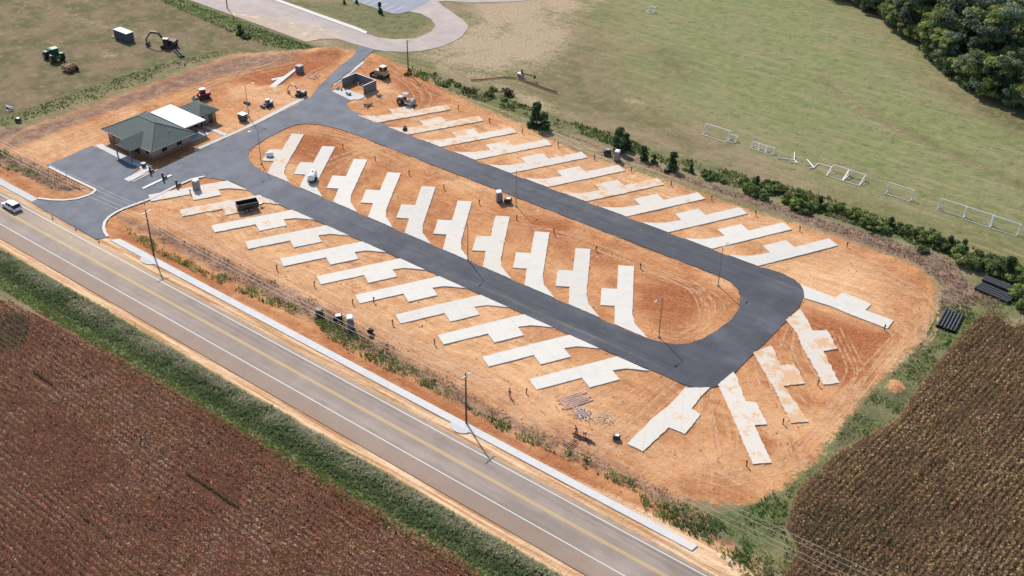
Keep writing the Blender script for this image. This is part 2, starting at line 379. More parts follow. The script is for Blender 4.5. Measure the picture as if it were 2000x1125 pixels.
# red, freshly turned bands
for q in ([(-50, 318), (0, 325), (60, 360), (75, 388), (0, 345), (-50, 325)], [(240, 442), (300, 478), (600, 640), (930, 808), (1100, 895), (1330, 1040), (1480, 1150), (1400, 1150), (1100, 940), (880, 815), (520, 610), (212, 462)],
          [(440, 150), (560, 100), (690, 100), (640, 140), (600, 150), (520, 170)], [(735, 110), (800, 140), (870, 180), (820, 215), (760, 160)],
          [(560, 262), (640, 262), (700, 300), (640, 340), (560, 300)], [(1250, 560), (1340, 540), (1420, 590), (1300, 640), (1230, 600)],
          [(1560, 600), (1640, 620), (1760, 650), (1700, 740), (1640, 760), (1600, 700)], [(1330, 365), (1420, 395), (1350, 400)], [(30, 262), (200, 205), (360, 160), (330, 180), (100, 250)],
          [(1030, 420), (1130, 430), (1110, 480), (1030, 440)], [(1450, 800), (1520, 870), (1480, 900), (1440, 850)]):
    zone(mA, 2, PL(q), 2.5, .85)
# sandy shoulders of the highway
zone(mA, 3, [(-900, -101.6), (900, -101.6), (900, -104.6), (-900, -104.6)], 1., 1.)
zone(mA, 3, [(-900, -89.4), (900, -89.4), (900, -92), (-900, -92)], .9, 1.)
zone(mA, 3, [(40, -101.6), (75, -101.6), (75, -105.2), (40, -108)], 1.5, 1.)
# pale patches in the field
for q, a in (([(930, 30), (1010, 20), (1110, 0), (1200, -20), (1150, 10), (1060, 60), (1010, 100), (900, 125), (850, 110), (940, 80)], .85), ([(890, 50), (1060, 20), (1130, 60), (1060, 130), (980, 140), (860, 128), (830, 112)], .85), ([(930, 0), (1010, -20), (1200, -30), (1120, 30), (1000, 60), (900, 60)], .85), ([(1225, 195), (1245, 192), (1270, 205), (1250, 207)], 1.), ([(820, 110), (900, 130), (1000, 160), (960, 165), (850, 140)], .6),
          ([(1020, 240), (1500, 385), (2000, 560), (2000, 545), (1500, 370), (1050, 240)], .75), ([(960, 160), (1050, 190), (1110, 225), (1040, 215)], .8), ([(1600, 130), (1700, 225), (1800, 285), (1690, 235)], .6),
          ([(1930, 560), (1990, 590), (1960, 596)], .9), ([(600, 60), (660, 85), (600, 95)], .6), ([(50, 0), (180, 40), (400, 100), (180, 50)], .6), ([(200, 100), (250, 110), (200, 112)], .7)):
    zone(mB, 3, PL(q), 7. if a in (.85, .75) else 3.5, a)
# lush green bands
for q, a, sft in (([(310, -20), (370, 0), (440, 26), (600, 83), (640, 96), (560, 95), (430, 50), (300, -5)], 1., 1.5),
          ([(-60, 250), (0, 225), (100, 195), (240, 140), (360, 95), (420, 100), (340, 130), (200, 180), (90, 220), (0, 250), (-60, 275)], .6, 3),
          ([(810, 135), (900, 165), (1010, 195), (1100, 230), (1200, 262), (1400, 320), (1650, 410), (1850, 480), (2060, 560), (2060, 600), (1840, 500), (1640, 440), (1380, 345), (1180, 285), (1000, 222), (880, 180)], .62, 2),
          ([(560, 0), (850, 0), (850, 50), (830, 66), (790, 76), (730, 72), (560, 8)], .6, 4), ([(1820, 620), (1930, 600), (1990, 610), (1800, 750), (1740, 830), (1640, 870), (1560, 960), (1540, 1030), (1440, 1125), (1380, 1060), (1400, 1000), (1480, 975), (1560, 930), (1650, 820), (1720, 740), (1800, 690)], .9, 2),
          ([(1870, 560), (1930, 530), (2060, 560), (2060, 620), (1900, 600)], .9, 2), ([(290, 65), (340, 100), (400, 95), (380, 115), (320, 100)], .6, 2), ([(225, 70), (270, 85), (240, 90)], .7, 2)):
    zone(mB, 0, PL(q), sft, a)
zone(mB, 0, [(-900, -90.1), (900, -90.1), (900, -81.4), (-900, -81.4)], 1.2, .9)
zone(mA, 0, PL([(1728, 762), (1738, 750), (1750, 745), (1762, 752), (1768, 764), (1758, 772), (1740, 774)]), 1.2, 1.)
zone(mB, 3, PL([(1925, 598), (1960, 603), (1970, 612), (1945, 612)]), 1., 1.)
# dead weeds
DEAD = [PL([(-40, 285), (60, 310), (170, 375), (100, 375), (40, 340), (-40, 310)]), PL([(215, 415), (300, 440), (620, 590), (940, 780), (1330, 970), (1440, 1060), (1400, 1070), (1240, 950), (900, 790), (600, 620), (300, 462), (240, 432)]),
        PL([(1000, 225), (1200, 300), (1330, 355), (1540, 425), (1790, 515), (1850, 560), (1840, 600), (2000, 590), (1900, 560), (1860, 510), (1600, 425), (1340, 345), (1150, 275)]), PL([(-40, 250), (60, 246), (0, 285), (-40, 295)])]
zone(mB, 1, PL([(0, 270), (60, 245), (150, 216), (250, 180), (380, 132), (450, 108), (590, 100), (560, 125), (440, 150), (340, 180), (200, 225), (90, 270), (0, 300)]), 3, .85)

for q in DEAD: zone(mB, 1, q, 1.8, .9)
# crop soil
CROPL = PL([(-200, 510), (0, 584), (100, 628), (325, 757), (500, 858), (912, 1108), (1000, 1165), (700, 1350), (-300, 1250)])
CROPR = PL([(1500, 1180), (1560, 1070), (1535, 1030), (1557, 960), (1600, 918), (1640, 880), (1750, 823), (1775, 788), (1795, 758), (1832, 708), (1870, 663), (1912, 622), (1940, 612), (1980, 640), (2080, 600), (2180, 700), (2100, 1200)])
zone(mB, 2, CROPL, .8); zone(mB, 2, CROPR, .8)
# greener right side of the sports field; brown field upper left
zone(mC, 0, PL([(1180, -30), (1620, -30), (1850, 160), (2060, 250), (2060, 480), (1500, 300), (1250, 180), (1220, 100)]), 14, .9)
zone(mC, 1, PL([(-200, -60), (330, -60), (560, 95), (400, 110), (0, 235), (-200, 300)]), 5, 1.)
zone(mC, 1, PL([(1020, 60), (1180, 60), (1260, 200), (1420, 260), (1500, 360), (1200, 260), (1000, 190)]), 10, .55)
zone(mC, 1, PL([(1240, 85), (1340, 90), (1380, 160), (1300, 160)]), 6, .6)
zone(mC, 1, PL([(1790, 150), (2060, 240), (2060, 300), (1900, 220)]), 5, .8)
zone(mC, 1, PL([(1600, 160), (1690, 230), (1850, 305), (2050, 400), (2050, 380), (1850, 285), (1700, 215), (1610, 140)]), 3, .7)
# relief
hw = fbm(GX, GY, 3.2, 5, 4)-.5; fine = fbm(GX, GY, 1.1, 9, 2)-.5
Z = -.06+hw*.10*(.4+mA[..., 0])+fine*.07*mA[..., 0]
Z = np.where(Z > .0, Z*.0, Z)
dd = np.clip(np.minimum(sdf([(-4000, -108), (4000, -108), (4000, -114), (-4000, -114)], GX, GY, 5), 2)/2, 0, 1); Z -= dd*.35*(1-np.clip(sdf(PL([(70, 330), (250, 300), (350, 370), (215, 440), (190, 475), (60, 390)]), GX, GY, 5)/3+1, 0, 1))
for (px, py, rr, hh) in ((1745, 760, 2.3, 1.1), (545, 175, 2.2, .5), (650, 102, 3., .8), (625, 100, 2.5, .6), (757, 183, 2., .5), (520, 173, 1.6, .5), (1050, 775, 1.5, .35)):
    x, y = P(px, py); r2 = ((GX-x)**2+(GY-y)**2)/rr**2; Z += hh*np.exp(-r2*1.3)*(.75+.5*(fine+.5))
nx, ny = GX.shape; idx = np.arange(nx*ny).reshape(nx, ny)
Q = np.stack([idx[:-1, :-1], idx[1:, :-1], idx[1:, 1:], idx[:-1, 1:]], -1).reshape(-1, 4)
fc = lambda a: (a[:-1, :-1]+a[1:, 1:]).reshape(-1)/2
fd = fc(mA[..., 0]); fs_ = fc(mB[..., 2]); fx_ = fc(GX); fy_ = fc(GY)
cls = np.where(fs_ > .5, 2, np.where((fy_ > -105) & (fy_ < -80), 3, np.where(fd > .5, 1, 0)))
for k, nm in enumerate(('grass_field', 'dirt_lot', 'crop_soil', 'road_verge')):
    q = Q[cls == k]; us, inv = np.unique(q, return_inverse=True); q = inv.reshape(q.shape)
    V = np.c_[GX.ravel()[us], GY.ravel()[us], Z.ravel()[us]]
    o = fastmesh(nm, V, q, None, G); struct(o); o.data.shade_smooth()
    for an, a in (('mA', mA), ('mB', mB), ('mC', mC)):
        at = o.data.attributes.new(an, 'FLOAT_COLOR', 'POINT'); at.data.foreach_set('color', a.reshape(-1, 4)[us].astype(np.float32).ravel())

# tyre and blade marks pressed in the soil, draped over the relief
def zat(x, y):
    i = np.clip(np.searchsorted(gx, x)-1, 0, nx-2); j = np.clip(np.searchsorted(gy, y)-1, 0, ny-2)
    fx = (x-gx[i])/(gx[i+1]-gx[i]); fy = (y-gy[j])/(gy[j+1]-gy[j])
    return (Z[i, j]*(1-fx)+Z[i+1, j]*fx)*(1-fy)+(Z[i, j+1]*(1-fx)+Z[i+1, j+1]*fx)*fy
def M_track(name, c0, c1, thr):
    b = NB(name); n = b.noise(.8, None, 5, .7); c = b.mix(n, c0, c1); b.done(c, .95, 0, .1)
    tr = b.n('ShaderNodeBsdfTransparent'); mx = b.n('ShaderNodeMixShader'); a = b.attr('Col')
    b.put(mx.inputs[0], b.math('MULTIPLY', b.step(n, thr, thr+.14, 0, .52), a.outputs['Fac'])); b.t.links.new(tr.outputs[0], mx.inputs[1]); b.t.links.new(b.b.outputs[0], mx.inputs[2])
    b.t.links.new(mx.outputs[0], b.t.nodes['Material Output'].inputs[0]); return b.m
def tracks(name, paths, mat, gauge=1.7, w=.38, flatz=None):
    VV = []; QQ = []; CC = []; o_ = 0
    for p in paths:
        p = np.array(p, float); d = np.r_[0, np.cumsum(np.hypot(*np.diff(p, axis=0).T))]; n = max(6, int(d[-1]/.45)); s_ = np.linspace(0, d[-1], n)
        t0 = np.linspace(0, 1, len(p))
        # smooth through the marks
        x = np.interp(s_, d, p[:, 0]); y = np.interp(s_, d, p[:, 1]); k = np.ones(9)/9
        if n > 24:
            for _ in range(2):
                x = np.convolve(np.r_[[x[0]]*4, x, [x[-1]]*4], k, 'valid'); y = np.convolve(np.r_[[y[0]]*4, y, [y[-1]]*4], k, 'valid')
        tx = np.gradient(x); ty = np.gradient(y); L = np.hypot(tx, ty)+1e-9; qx, qy = -ty/L, tx/L
        fade = np.clip(np.minimum(s_, d[-1]-s_)/4, 0, 1)
        for off in (-gauge/2, gauge/2):
            a = np.c_[x+qx*(off-w/2), y+qy*(off-w/2)]; b = np.c_[x+qx*(off+w/2), y+qy*(off+w/2)]
            V = np.r_[a, b]; V = np.c_[V, zat(V[:, 0], V[:, 1])+.035 if flatz is None else np.full(len(V), flatz)]; i = np.arange(n-1)
            VV.append(V); QQ.append(np.c_[i, i+1, n+i+1, n+i]+o_); CC.append(np.repeat(fade[:-1, None], 3, 1)); o_ += 2*n
    o = fastmesh(name, np.concatenate(VV), np.concatenate(QQ), np.concatenate(CC), mat); return struct(o)
TP = [PL(q) for q in ([(735, 118), (770, 140), (800, 165), (825, 190), (815, 210), (795, 215)], [(745, 115), (780, 138), (815, 165), (838, 190), (825, 215), (790, 222)], [(750, 130), (850, 180), (1000, 240), (1150, 300), (1350, 375)],
      [(600, 335), (660, 310), (720, 285), (790, 280), (900, 325), (1050, 400), (1200, 460), (1350, 530)], [(640, 350), (700, 300), (760, 290), (850, 340), (980, 400)], [(520, 275), (600, 255), (680, 270), (800, 330)],
      [(1000, 440), (1100, 455), (1220, 500), (1330, 545), (1400, 580), (1410, 620)], [(1260, 530), (1340, 560), (1380, 600), (1370, 640), (1320, 660), (1270, 640)], [(1560, 480), (1660, 510), (1740, 560), (1800, 600), (1790, 660), (1740, 700)],
      [(1580, 500), (1680, 520), (1780, 570), (1815, 620), (1770, 680)], [(1600, 560), (1700, 590), (1760, 640), (1700, 720), (1600, 830)], [(1190, 720), (1110, 800), (1180, 860), (1300, 900), (1420, 940), (1500, 920), (1600, 830), (1680, 740)],
      [(1390, 750), (1380, 830), (1390, 930), (1370, 960)], [(1410, 780), (1420, 860), (1400, 940)], [(1330, 740), (1200, 850), (1120, 900)], [(1290, 730), (1180, 830), (1080, 860)], [(320, 420), (450, 490), (600, 560), (760, 650), (950, 750), (1100, 860), (1250, 930)],
      [(300, 410), (430, 470), (600, 548), (760, 640), (960, 760)], [(640, 590), (800, 680), (960, 780)], [(330, 390), (420, 400), (520, 450), (700, 540), (900, 640), (1060, 700)], [(470, 400), (700, 500), (950, 610)],
      [(90, 300), (180, 260), (300, 225), (420, 160), (540, 120)], [(60, 320), (150, 280), (220, 250)], [(420, 205), (480, 180), (560, 200), (600, 150), (640, 130)], [(430, 270), (470, 230), (540, 205)], [(80, 290), (250, 215), (420, 150), (600, 110)],
      [(1440, 560), (1500, 520), (1580, 520)], [(1480, 700), (1500, 760), (1540, 850), (1560, 920)], [(1640, 640), (1690, 740), (1640, 820)], [(1550, 620), (1530, 700), (1590, 800)], [(870, 250), (1000, 290), (1150, 345)], [(1100, 300), (1260, 360), (1420, 420), (1540, 470)])]
rt = random.Random(5)
def jit(q, a): ox, oy = rt.uniform(-a, a), rt.uniform(-a, a); return [(x+ox+rt.uniform(-.8, .8), y+oy+rt.uniform(-.8, .8)) for x, y in q]
tracks('tyre_tracks', [jit(q, .3) for q in TP]+[jit(q, 2.5) for q in TP[2:]], M_track('tyre_track_pale', (.62, .37, .20), (.76, .50, .30), .40))
tracks('tyre_tracks', [jit(q, 3.0) for q in TP], M_track('tyre_track_dark', (.26, .105, .048), (.34, .15, .07), .50), 1.9, .26)

tracks('dust_arcs', [PL(q) for q in ([(131, 453), (122, 461), (118.8, 471), (122, 480), (124, 492)], [(134, 463), (134.8, 473), (140.8, 483), (148, 492)], [(102, 469), (102, 480), (106, 492)], [(108, 466), (107, 476), (110, 488)], [(150, 470), (146, 478), (152, 488), (160, 494)], [(126, 447), (112, 455), (108, 463)])], M_track('road_dust', (.62, .48, .34), (.72, .58, .44), .30), .9, .22, .052)

# ------------------------------------------------------------------ roads
def tri_poly(name, poly, z, mat, th=.0):
    mb = MB().slab(poly, z-.25, z); return mb.build(name, mat)
ROADZ = .05
hw_ = struct(MB().slab([(-800, -91.3), (900, -91.3), (900, -101.9), (-800, -101.9)], -.2, ROADZ).build('highway', ROADM))
def line(v, w, name, mat): MB().slab([(-800, v-w/2), (900, v-w/2), (900, v+w/2), (-800, v+w/2)], ROADZ-.01, ROADZ+.005).build(name, mat, hw_)
line(-94.35, .15, 'edge_line', WHITE); line(-101.02, .15, 'edge_line', WHITE); line(-97.55, .13, 'centre_line', YEL); line(-97.87, .13, 'centre_line', YEL)
inner = PL([(1242, 654), (1268, 662), (1290, 668), (1320, 673), (1345, 671), (1370, 663), (1400, 646), (1428, 624), (1443, 602), (1447, 582), (1441, 564), (1425, 549), (1400, 537.5)])
# infield edge: straight along both lanes
lane_in_n = [(182, -166.5), (110, -166.45)]
loop_out = [P(720, 227.5)]+[P(787, 260), (158, -173.8), (130, -173.8), (100, -173.8), (76, -173.8)]+PL([(1500, 525), (1530, 535), (1553, 547), (1567, 561), (1571, 578), (1562, 598), (1520, 644), (1470, 693), (1425, 739), (1407, 753), (1390, 757.5), (1355, 757), (1320, 745), (1290, 731)])+[(80, -134.1), (110, -134.05), (140, -134.05), (156, -134), (166, -133.8)]
entry = PL([(500, 382), (470, 363), (455, 356), (437.5, 352.5), (420, 349), (400, 347.5), (375, 352.5), (345, 365), (295, 391), (240, 411), (226, 418), (215, 426), (207, 436), (204, 444), (204, 451), (207, 460), (211, 463), (187.5, 468), (62, 396), (72, 387.5), (100, 391), (125, 391), (150, 389), (168, 383), (179, 378), (184, 371), (97, 326), (92, 322.5), (180, 285), (245, 314), (272, 327), (246, 351), (258, 357), (307, 333), (380, 297.5), (462, 262.5), (500, 245), (607, 191), (620, 171), (660, 133), (688, 112), (703, 89), (732, 97), (715, 111.4), (687, 138.5), (660, 160), (648.5, 167), (645.6, 172.6), (648.5, 178), (684.8, 196.5), (679, 199), (676.5, 203), (678, 209), (685.5, 215), (698, 221)])
hole = [(110, -166.45), (140, -166.5), (158, -166.55)]+PL([(687, 260), (660, 251.5), (645, 248), (627, 244), (610, 242), (595, 242), (580, 243.5), (560, 250), (520, 270), (495, 287), (487, 295), (484.5, 303), (487, 312), (497, 325), (515, 336)])+[(170, -141.3), (140, -141.4), (110, -141.4), (92, -141.4)]+inner
# one sheet with a hole: bridge the outer ring to the inner ring
outer = entry+loop_out
def ring_mesh(outer, hole, z0, z1):
    mb = MB(); n = len(outer); m = len(hole)
    import mathutils
    vs = [Vector((x, y, 0)) for x, y in outer]; hs = [Vector((x, y, 0)) for x, y in hole]
    tr = mathutils.geometry.tessellate_polygon([vs, hs]); allv = outer+hole
    top = [(x, y, z1) for x, y in allv]; f = []
    for t in tr:
        a, b, c = (allv[i] for i in t)
        cr = (b[0]-a[0])*(c[1]-a[1])-(b[1]-a[1])*(c[0]-a[0]); f.append(tuple(t) if cr > 0 else tuple(t)[::-1])
    mb.add(top+[(x, y, z0) for x, y in allv], f)
    N = n+m
    for i in range(n): j = (i+1) % n; mb.f.append((i, j, N+j, N+i))
    for i in range(m): j = (i+1) % m; mb.f.append((n+i, n+j, N+n+j, N+n+i))
    return mb
def ragged(ring, amp, seed, stp=1.3):
    r = random.Random(seed); out = []; n = len(ring)
    for i in range(n):
        a, b = ring[i], ring[(i+1) % n]; L = math.dist(a, b); k = max(1, int(L/stp)); out.append(a)
        for j in range(1, k): t_ = j/k; out.append((a[0]+(b[0]-a[0])*t_+r.uniform(-amp, amp), a[1]+(b[1]-a[1])*t_+r.uniform(-amp, amp)))
    return out
outer = ragged(outer, .09, 1); hole = ragged(hole, .09, 2)
site_road = struct(ring_mesh(outer, hole, -.25, ROADZ+.01).build('site_road', ASPH))
# kerbs
def kerb(name, label, pts, w=.45, h=.2, grp=None, mat=KERB):
    o = MB().strip(pts, w, -.1, h).build(name, mat); return tag(o, label, 'kerb', grp)
kerb('kerb', 'pale concrete kerb curving along the right side of the entrance', PL([(211, 463), (205, 455), (202.5, 445), (205, 434), (214, 424), (226, 416), (240, 409), (295, 389), (345, 363.5), (375, 351), (400, 345.5)]), .55, .2)
kerb('kerb', 'white concrete kerb along the edge of the small parking lot and round to the highway', PL([(96, 326.5), (140, 349), (185, 370.5), (186.5, 373.5), (180, 379), (168, 384), (150, 389.5), (125, 392), (100, 391.5), (73, 388)]), .55, .2)
t = thing('median_kerb', 'long thin white median kerb standing in the middle of the entrance road', 'median', (0, 0)); MB().strip(PL([(279, 369.5), (335, 343)]), .7, 0, .22).build('kerb_block', WHITE, t, bevel=.04)
# walks
def walk(label, pts, z=.07): 
    o = MB().slab(pts, -.1, z).build('concrete_walk', WALK); struct(o); return o
w1 = struct(MB().slab([P(1351, 1076), P(1362.5, 1066), (176.6, -105.5), (177.6, -104.0)], -.12, .10).build('sidewalk', WALK))
struct(MB().slab([P(75, 389), P(62, 395), (400, -104.0), (400, -105.5)], -.12, .10).build('sidewalk', WALK))
bx_, by_ = P(906, 829)
struct(MB().slab([(bx_+1.9*math.cos(a), -104.1+1.5*math.sin(a)) for a in np.linspace(0, math.pi, 12)], -.12, .095).build('sidewalk_apron', WALK))
bx_, by_ = P(297, 505)
struct(MB().slab([(bx_+1.9*math.cos(a), -104.1+1.2*math.sin(a)) for a in np.linspace(0, math.pi, 12)], -.12, .095).build('sidewalk_apron', WALK))
walk('', PL([(188, 283), (198.5, 281), (256, 307), (262, 311), (246, 316), (190, 288)]))
walk('', PL([(246, 316), (262, 311), (298, 324), (292, 333), (251, 354.5), (242, 350), (276, 333), (272, 327)]))
walk('', PL([(380, 291), (462, 256), (545, 213), (596, 187), (603, 190), (551, 217), (500, 243), (380, 296.5)]), .065)
walk('', PL([(405, 247), (420, 252), (444, 262), (438, 266), (398, 249)]), .06)
walk('', PL([(648.5, 178.3), (671, 172), (713, 188), (709, 192), (700, 195), (692, 194.5), (684.8, 196)]), .075)
walk('', PL([(651, 165), (690, 135), (708, 120), (713, 121), (695, 137), (652, 168)]), .06)
tag(kerb('kerb', 'narrow concrete kerb loop beside the front walk of the office', PL([(308, 332), (290, 341), (260, 356), (256, 354), (270, 346), (290, 338)]), .3, .17))
# drifted sand on the old road
# the old road, its kerb strip and the far parking lot
old = struct(MB().slab(PL([(250, -40), (370, 0), (436, 23.5), (510, 50), (598, 82), (628, 76), (659, 76), (698, 88), (725, 96), (750, 100), (790, 101.5), (820, 100), (855, 93), (880, 84), (900, 73), (912, 58), (915, 50), (905, 40), (885, 25), (865, 12), (856, 3), (870, 2), (920, 5), (1010, 3), (1200, -20), (1200, -60), (850, -40), (835, 4), (812, 16), (795, 22), (822, 27), (842, 37.5), (851, 50), (842, 62), (812, 75), (770, 77), (740, 74), (717, 66), (640, 34), (516, -10), (420, -50)]), -.2, .04).build('old_road', OLDR))
def M_sand():
    b = NB('drifted_sand'); n = b.noise(.35, None, 6, .75); b.done(b.mix(b.noise(2., None, 4), (.62, .46, .32), (.72, .56, .40)), .95)
    tr = b.n('ShaderNodeBsdfTransparent'); mx = b.n('ShaderNodeMixShader'); b.put(mx.inputs[0], b.step(n, .40, .62, 0, .9)); b.t.links.new(tr.outputs[0], mx.inputs[1]); b.t.links.new(b.b.outputs[0], mx.inputs[2])
    b.t.links.new(mx.outputs[0], b.t.nodes['Material Output'].inputs[0]); return b.m
SAND = M_sand()
def flat(name, q, z): n_ = len(q); return struct(MB().add([(x, y, z) for x, y in q], [tuple(range(n_)) if sum(q[i][0]*q[(i+1) % n_][1]-q[(i+1) % n_][0]*q[i][1] for i in range(n_)) > 0 else tuple(range(n_-1, -1, -1))]).build(name, SAND))
flat('drifted_sand', PL([(440, 24), (500, 30), (560, 48), (620, 62), (655, 74), (628, 76), (598, 81), (520, 53)]), .046)
flat('drifted_sand', PL([(500, 30), (560, 38), (640, 60), (680, 80), (655, 74), (620, 62), (560, 48)]), .0465)
struct(MB().slab(PL([(505, -10), (518, -10), (700, 55), (718, 63), (714, 67), (697, 60), (600, 25)]), -.1, .16).build('gutter_strip', KERB))
lot2 = struct(MB().slab(PL([(560, -60), (690, 2), (767, 27), (782, 27), (800, 22), (812, 16), (836, 4), (880, -50)]), -.2, .055).build('parking_lot', LOTM))
for a, b in (((708, 7), (724, -1)), ((720, 11.5), (745, 0)), ((735, 16.5), (758, 5)), ((750, 20), (773, 9.5)), ((763, 24.5), (787, 13)), ((694, 2.5), (706, -3.5))):
    MB().strip([P(*a), P(*b)], .16, .04, .061).build('bay_line', WHITE, lot2)

# ------------------------------------------------------------------ RV pads
def pad(pts, label, dust, group, z=.125, ang=0):
    pts = ragged(pts, .035+.16*dust, int(pts[0][0]*10), .55)
    c = pts[0]; a = ang
    loc = [((x-c[0])*math.cos(a)+(y-c[1])*math.sin(a), -(x-c[0])*math.sin(a)+(y-c[1])*math.cos(a)) for x, y in pts]
    o = MB().slab(loc, -.15, z).build('concrete_pad', CONC); o.location = (c[0], c[1], 0); o.rotation_euler = (0, 0, a)
    o['dust'] = float(dust); tag(o, label, 'concrete pad', group); return o
def template(end, d, vroad, flare, wd=2.9, pat=(8.1, 13.6), pw=2.8):
    """end: corner A of the strip's far end; d: unit direction to the road; flare: 'R' (patio side) or 'L'"""
    r = (d[1], -d[0]); q = lambda s_, t_: (end[0]+d[0]*s_+r[0]*t_, end[1]+d[1]*s_+r[1]*t_)
    def hit(t_): return (vroad-end[1]-r[1]*t_)/d[1]
    sA_, sB_ = hit(0), hit(-wd)
    pts = [q(0, 0), q(pat[0], 0), q(pat[0], pw), q(pat[1], pw), q(pat[1], .25)]
    if flare == 'R':
        a0 = max(sA_-5.6, pat[1]+.25); f0 = q(a0, .25); f1 = q(a0+(sA_-a0)*.5, .55); f2 = q(a0+(sA_-a0)*.8, 1.2); e = q(sA_, 0)
        off = 3.0*(1 if r[0] > 0 else -1); pts += [f0, f1, f2, (e[0]+off, vroad), q(sB_, -wd)]
    else:
        e = q(sB_, -wd); off = -3.2*(1 if r[0] > 0 else -1)
        pts += [q(sA_, .1), (e[0]+off, vroad), q(sB_-.3, -wd-1.6), q(sB_-2.2, -wd-.5), q(sB_-5, -wd)]
    pts += [q(0, -wd)]; return pts
du = (.462, .887); dl = (-.475, -.880); di = (-.530, .848)
for k in range(11):
    dust = [.05, .0, .08, .2, .5, .3, .25, .4, .5, .6, .6][k]
    pad(template((70.3+9.78*k, -191.7), du, -173.95, 'R'), 'concrete camper pad in the back row by the ditch, %s from the loop bend' % ORD[k], dust, 'camper pads of the back row', ang=math.atan2(du[1], du[0]))
for k in range(11):
    dust = [.0, .0, .0, .0, .0, .05, .05, .1, .2, .5, .3][k]
    pad(template((86.2+9.77*k, -118.4), dl, -133.95, 'R'), 'concrete camper pad in the row nearest the highway, %s from the loop bend' % ORD[k], dust, 'camper pads of the front row', ang=math.atan2(dl[1], dl[0]))
for k in range(10):
    dust = [.0, .1, .0, .2, .1, .0, .1, .05, .0, .3][k]
    pad(template((96.7+9.8*k, -157.75), di, -141.5, 'L'), 'concrete camper pad on the island inside the loop, %s from the right' % ORD[k], dust, 'camper pads on the loop island', ang=math.atan2(di[1], di[0]))
ends = [(CR(1500, 540, 3.75, [(918, 325), (712, 250), (757, 205), (545, 118), (495, 160), (330, 95), (240, 62), (262, 110), (265, 160), (445, 215), (600, 280), (875, 385)]), 'long concrete pad running right from the outer tip of the loop bend', .0, 2.70),
        (CR(1500, 540, 3.75, [(525, 785), (405, 550), (510, 530), (430, 395), (325, 400), (280, 310), (235, 245), (130, 320), (150, 345), (210, 415), (245, 505), (405, 795)]), 'dusty concrete pad below the loop bend, rightmost of the fan of pads', .5, 1.7),
        (CR(1180, 680, 4.688, [(1870, 680), (1750, 500), (1640, 350), (1840, 325), (1740, 150), (1620, 160), (1530, -20), (1365, 42), (1440, 180), (1550, 365), (1710, 690)]), 'concrete pad below the loop bend half buried under spilt soil, middle of the fan', .62, 1.75),
        (CR(1180, 680, 4.688, [(1535, 1055), (1375, 710), (1490, 700), (1390, 500), (1295, 490), (1215, 270), (1180, 220), (1040, 340), (1100, 460), (1160, 600), (1360, 1065)]), 'longest concrete pad pointing down from the bottom corner of the loop', .35, 1.8),
        (CR(1180, 680, 4.688, [(355, 950), (590, 730), (740, 790), (885, 610), (800, 560), (880, 450), (970, 365), (740, 365), (600, 520), (450, 640), (210, 880)]), 'concrete pad slanting down and left from the bottom corner of the loop', .2, .5)]
for pts, lb, du_, an in ends: pad(pts, lb, du_, 'camper pads around the loop bend', ang=an)

# soil spilt over parts of pads and along asphalt edges: low heaps of the lot's own soil
SOIL = None
def M_soil():
    b = NB('loose_soil'); n = b.noise(2.5, None, 5, .7); b.bump(n, .15, .8); return b.done(b.mix(n, (.37, .17, .075), (.60, .36, .19)), .95)
SOIL = M_soil()

def clods(name, X, Y, r0, r1, mat, label, seed):
    r = np.random.default_rng(seed); n = len(X); s_ = r.uniform(0, 1, n)**2.2*(r1-r0)+r0; D = np.array([(1, 0, 0), (0, 1, 0), (-1, 0, 0), (0, -1, 0), (0, 0, .8), (0, 0, -.6)], float)
    V = D[None]*s_[:, None, None]*r.uniform(.6, 1.4, (n, 6, 1)); a = r.uniform(0, 6.28, n); c, s2 = np.cos(a)[:, None], np.sin(a)[:, None]
    V = np.stack([V[..., 0]*c-V[..., 1]*s2, V[..., 0]*s2+V[..., 1]*c, V[..., 2]], -1); V[..., 0] += X[:, None]; V[..., 1] += Y[:, None]; V[..., 2] += (zat(X, Y)+s_*.3)[:, None]
    T = np.array([(0, 1, 4), (1, 2, 4), (2, 3, 4), (3, 0, 4), (1, 0, 5), (2, 1, 5), (3, 2, 5), (0, 3, 5)]); Q_ = (np.arange(n)[:, None, None]*6+T[None]).reshape(-1, 3)
    o = fastmesh(name, V.reshape(-1, 3), Q_, None, mat); return tag(o, label, 'soil clods', kind='stuff')
cx_, cy_ = scatter(LOT, .22, lambda x, y: np.clip(fbm(x, y, 7, 61, 3)*4-1.5, 0, 1))
ok = ~(inside(outer, cx_, cy_) & ~inside(hole, cx_, cy_)); ok &= ~((cy_ > -106) & (cy_ < -80)); cx_, cy_ = cx_[ok], cy_[ok]
ex_, ey_ = [], []
for ring in (outer, hole):
    for i in range(len(ring)):
        a, b = ring[i], ring[(i+1) % len(ring)]
        for _ in range(int(math.dist(a, b)*2.2)):
            t_ = rt.random(); x, y = a[0]+(b[0]-a[0])*t_, a[1]+(b[1]-a[1])*t_
            if y > -104 or rt.random() < .25: continue
            ex_.append(x+rt.gauss(0, .35)); ey_.append(y+rt.gauss(0, .35))
clods('soil_clods', np.r_[cx_, np.array(ex_)], np.r_[cy_, np.array(ey_)], -.0+.04, .19, SOIL, 'loose clods of orange soil scattered over the dirt lot and along the asphalt edges', 9)

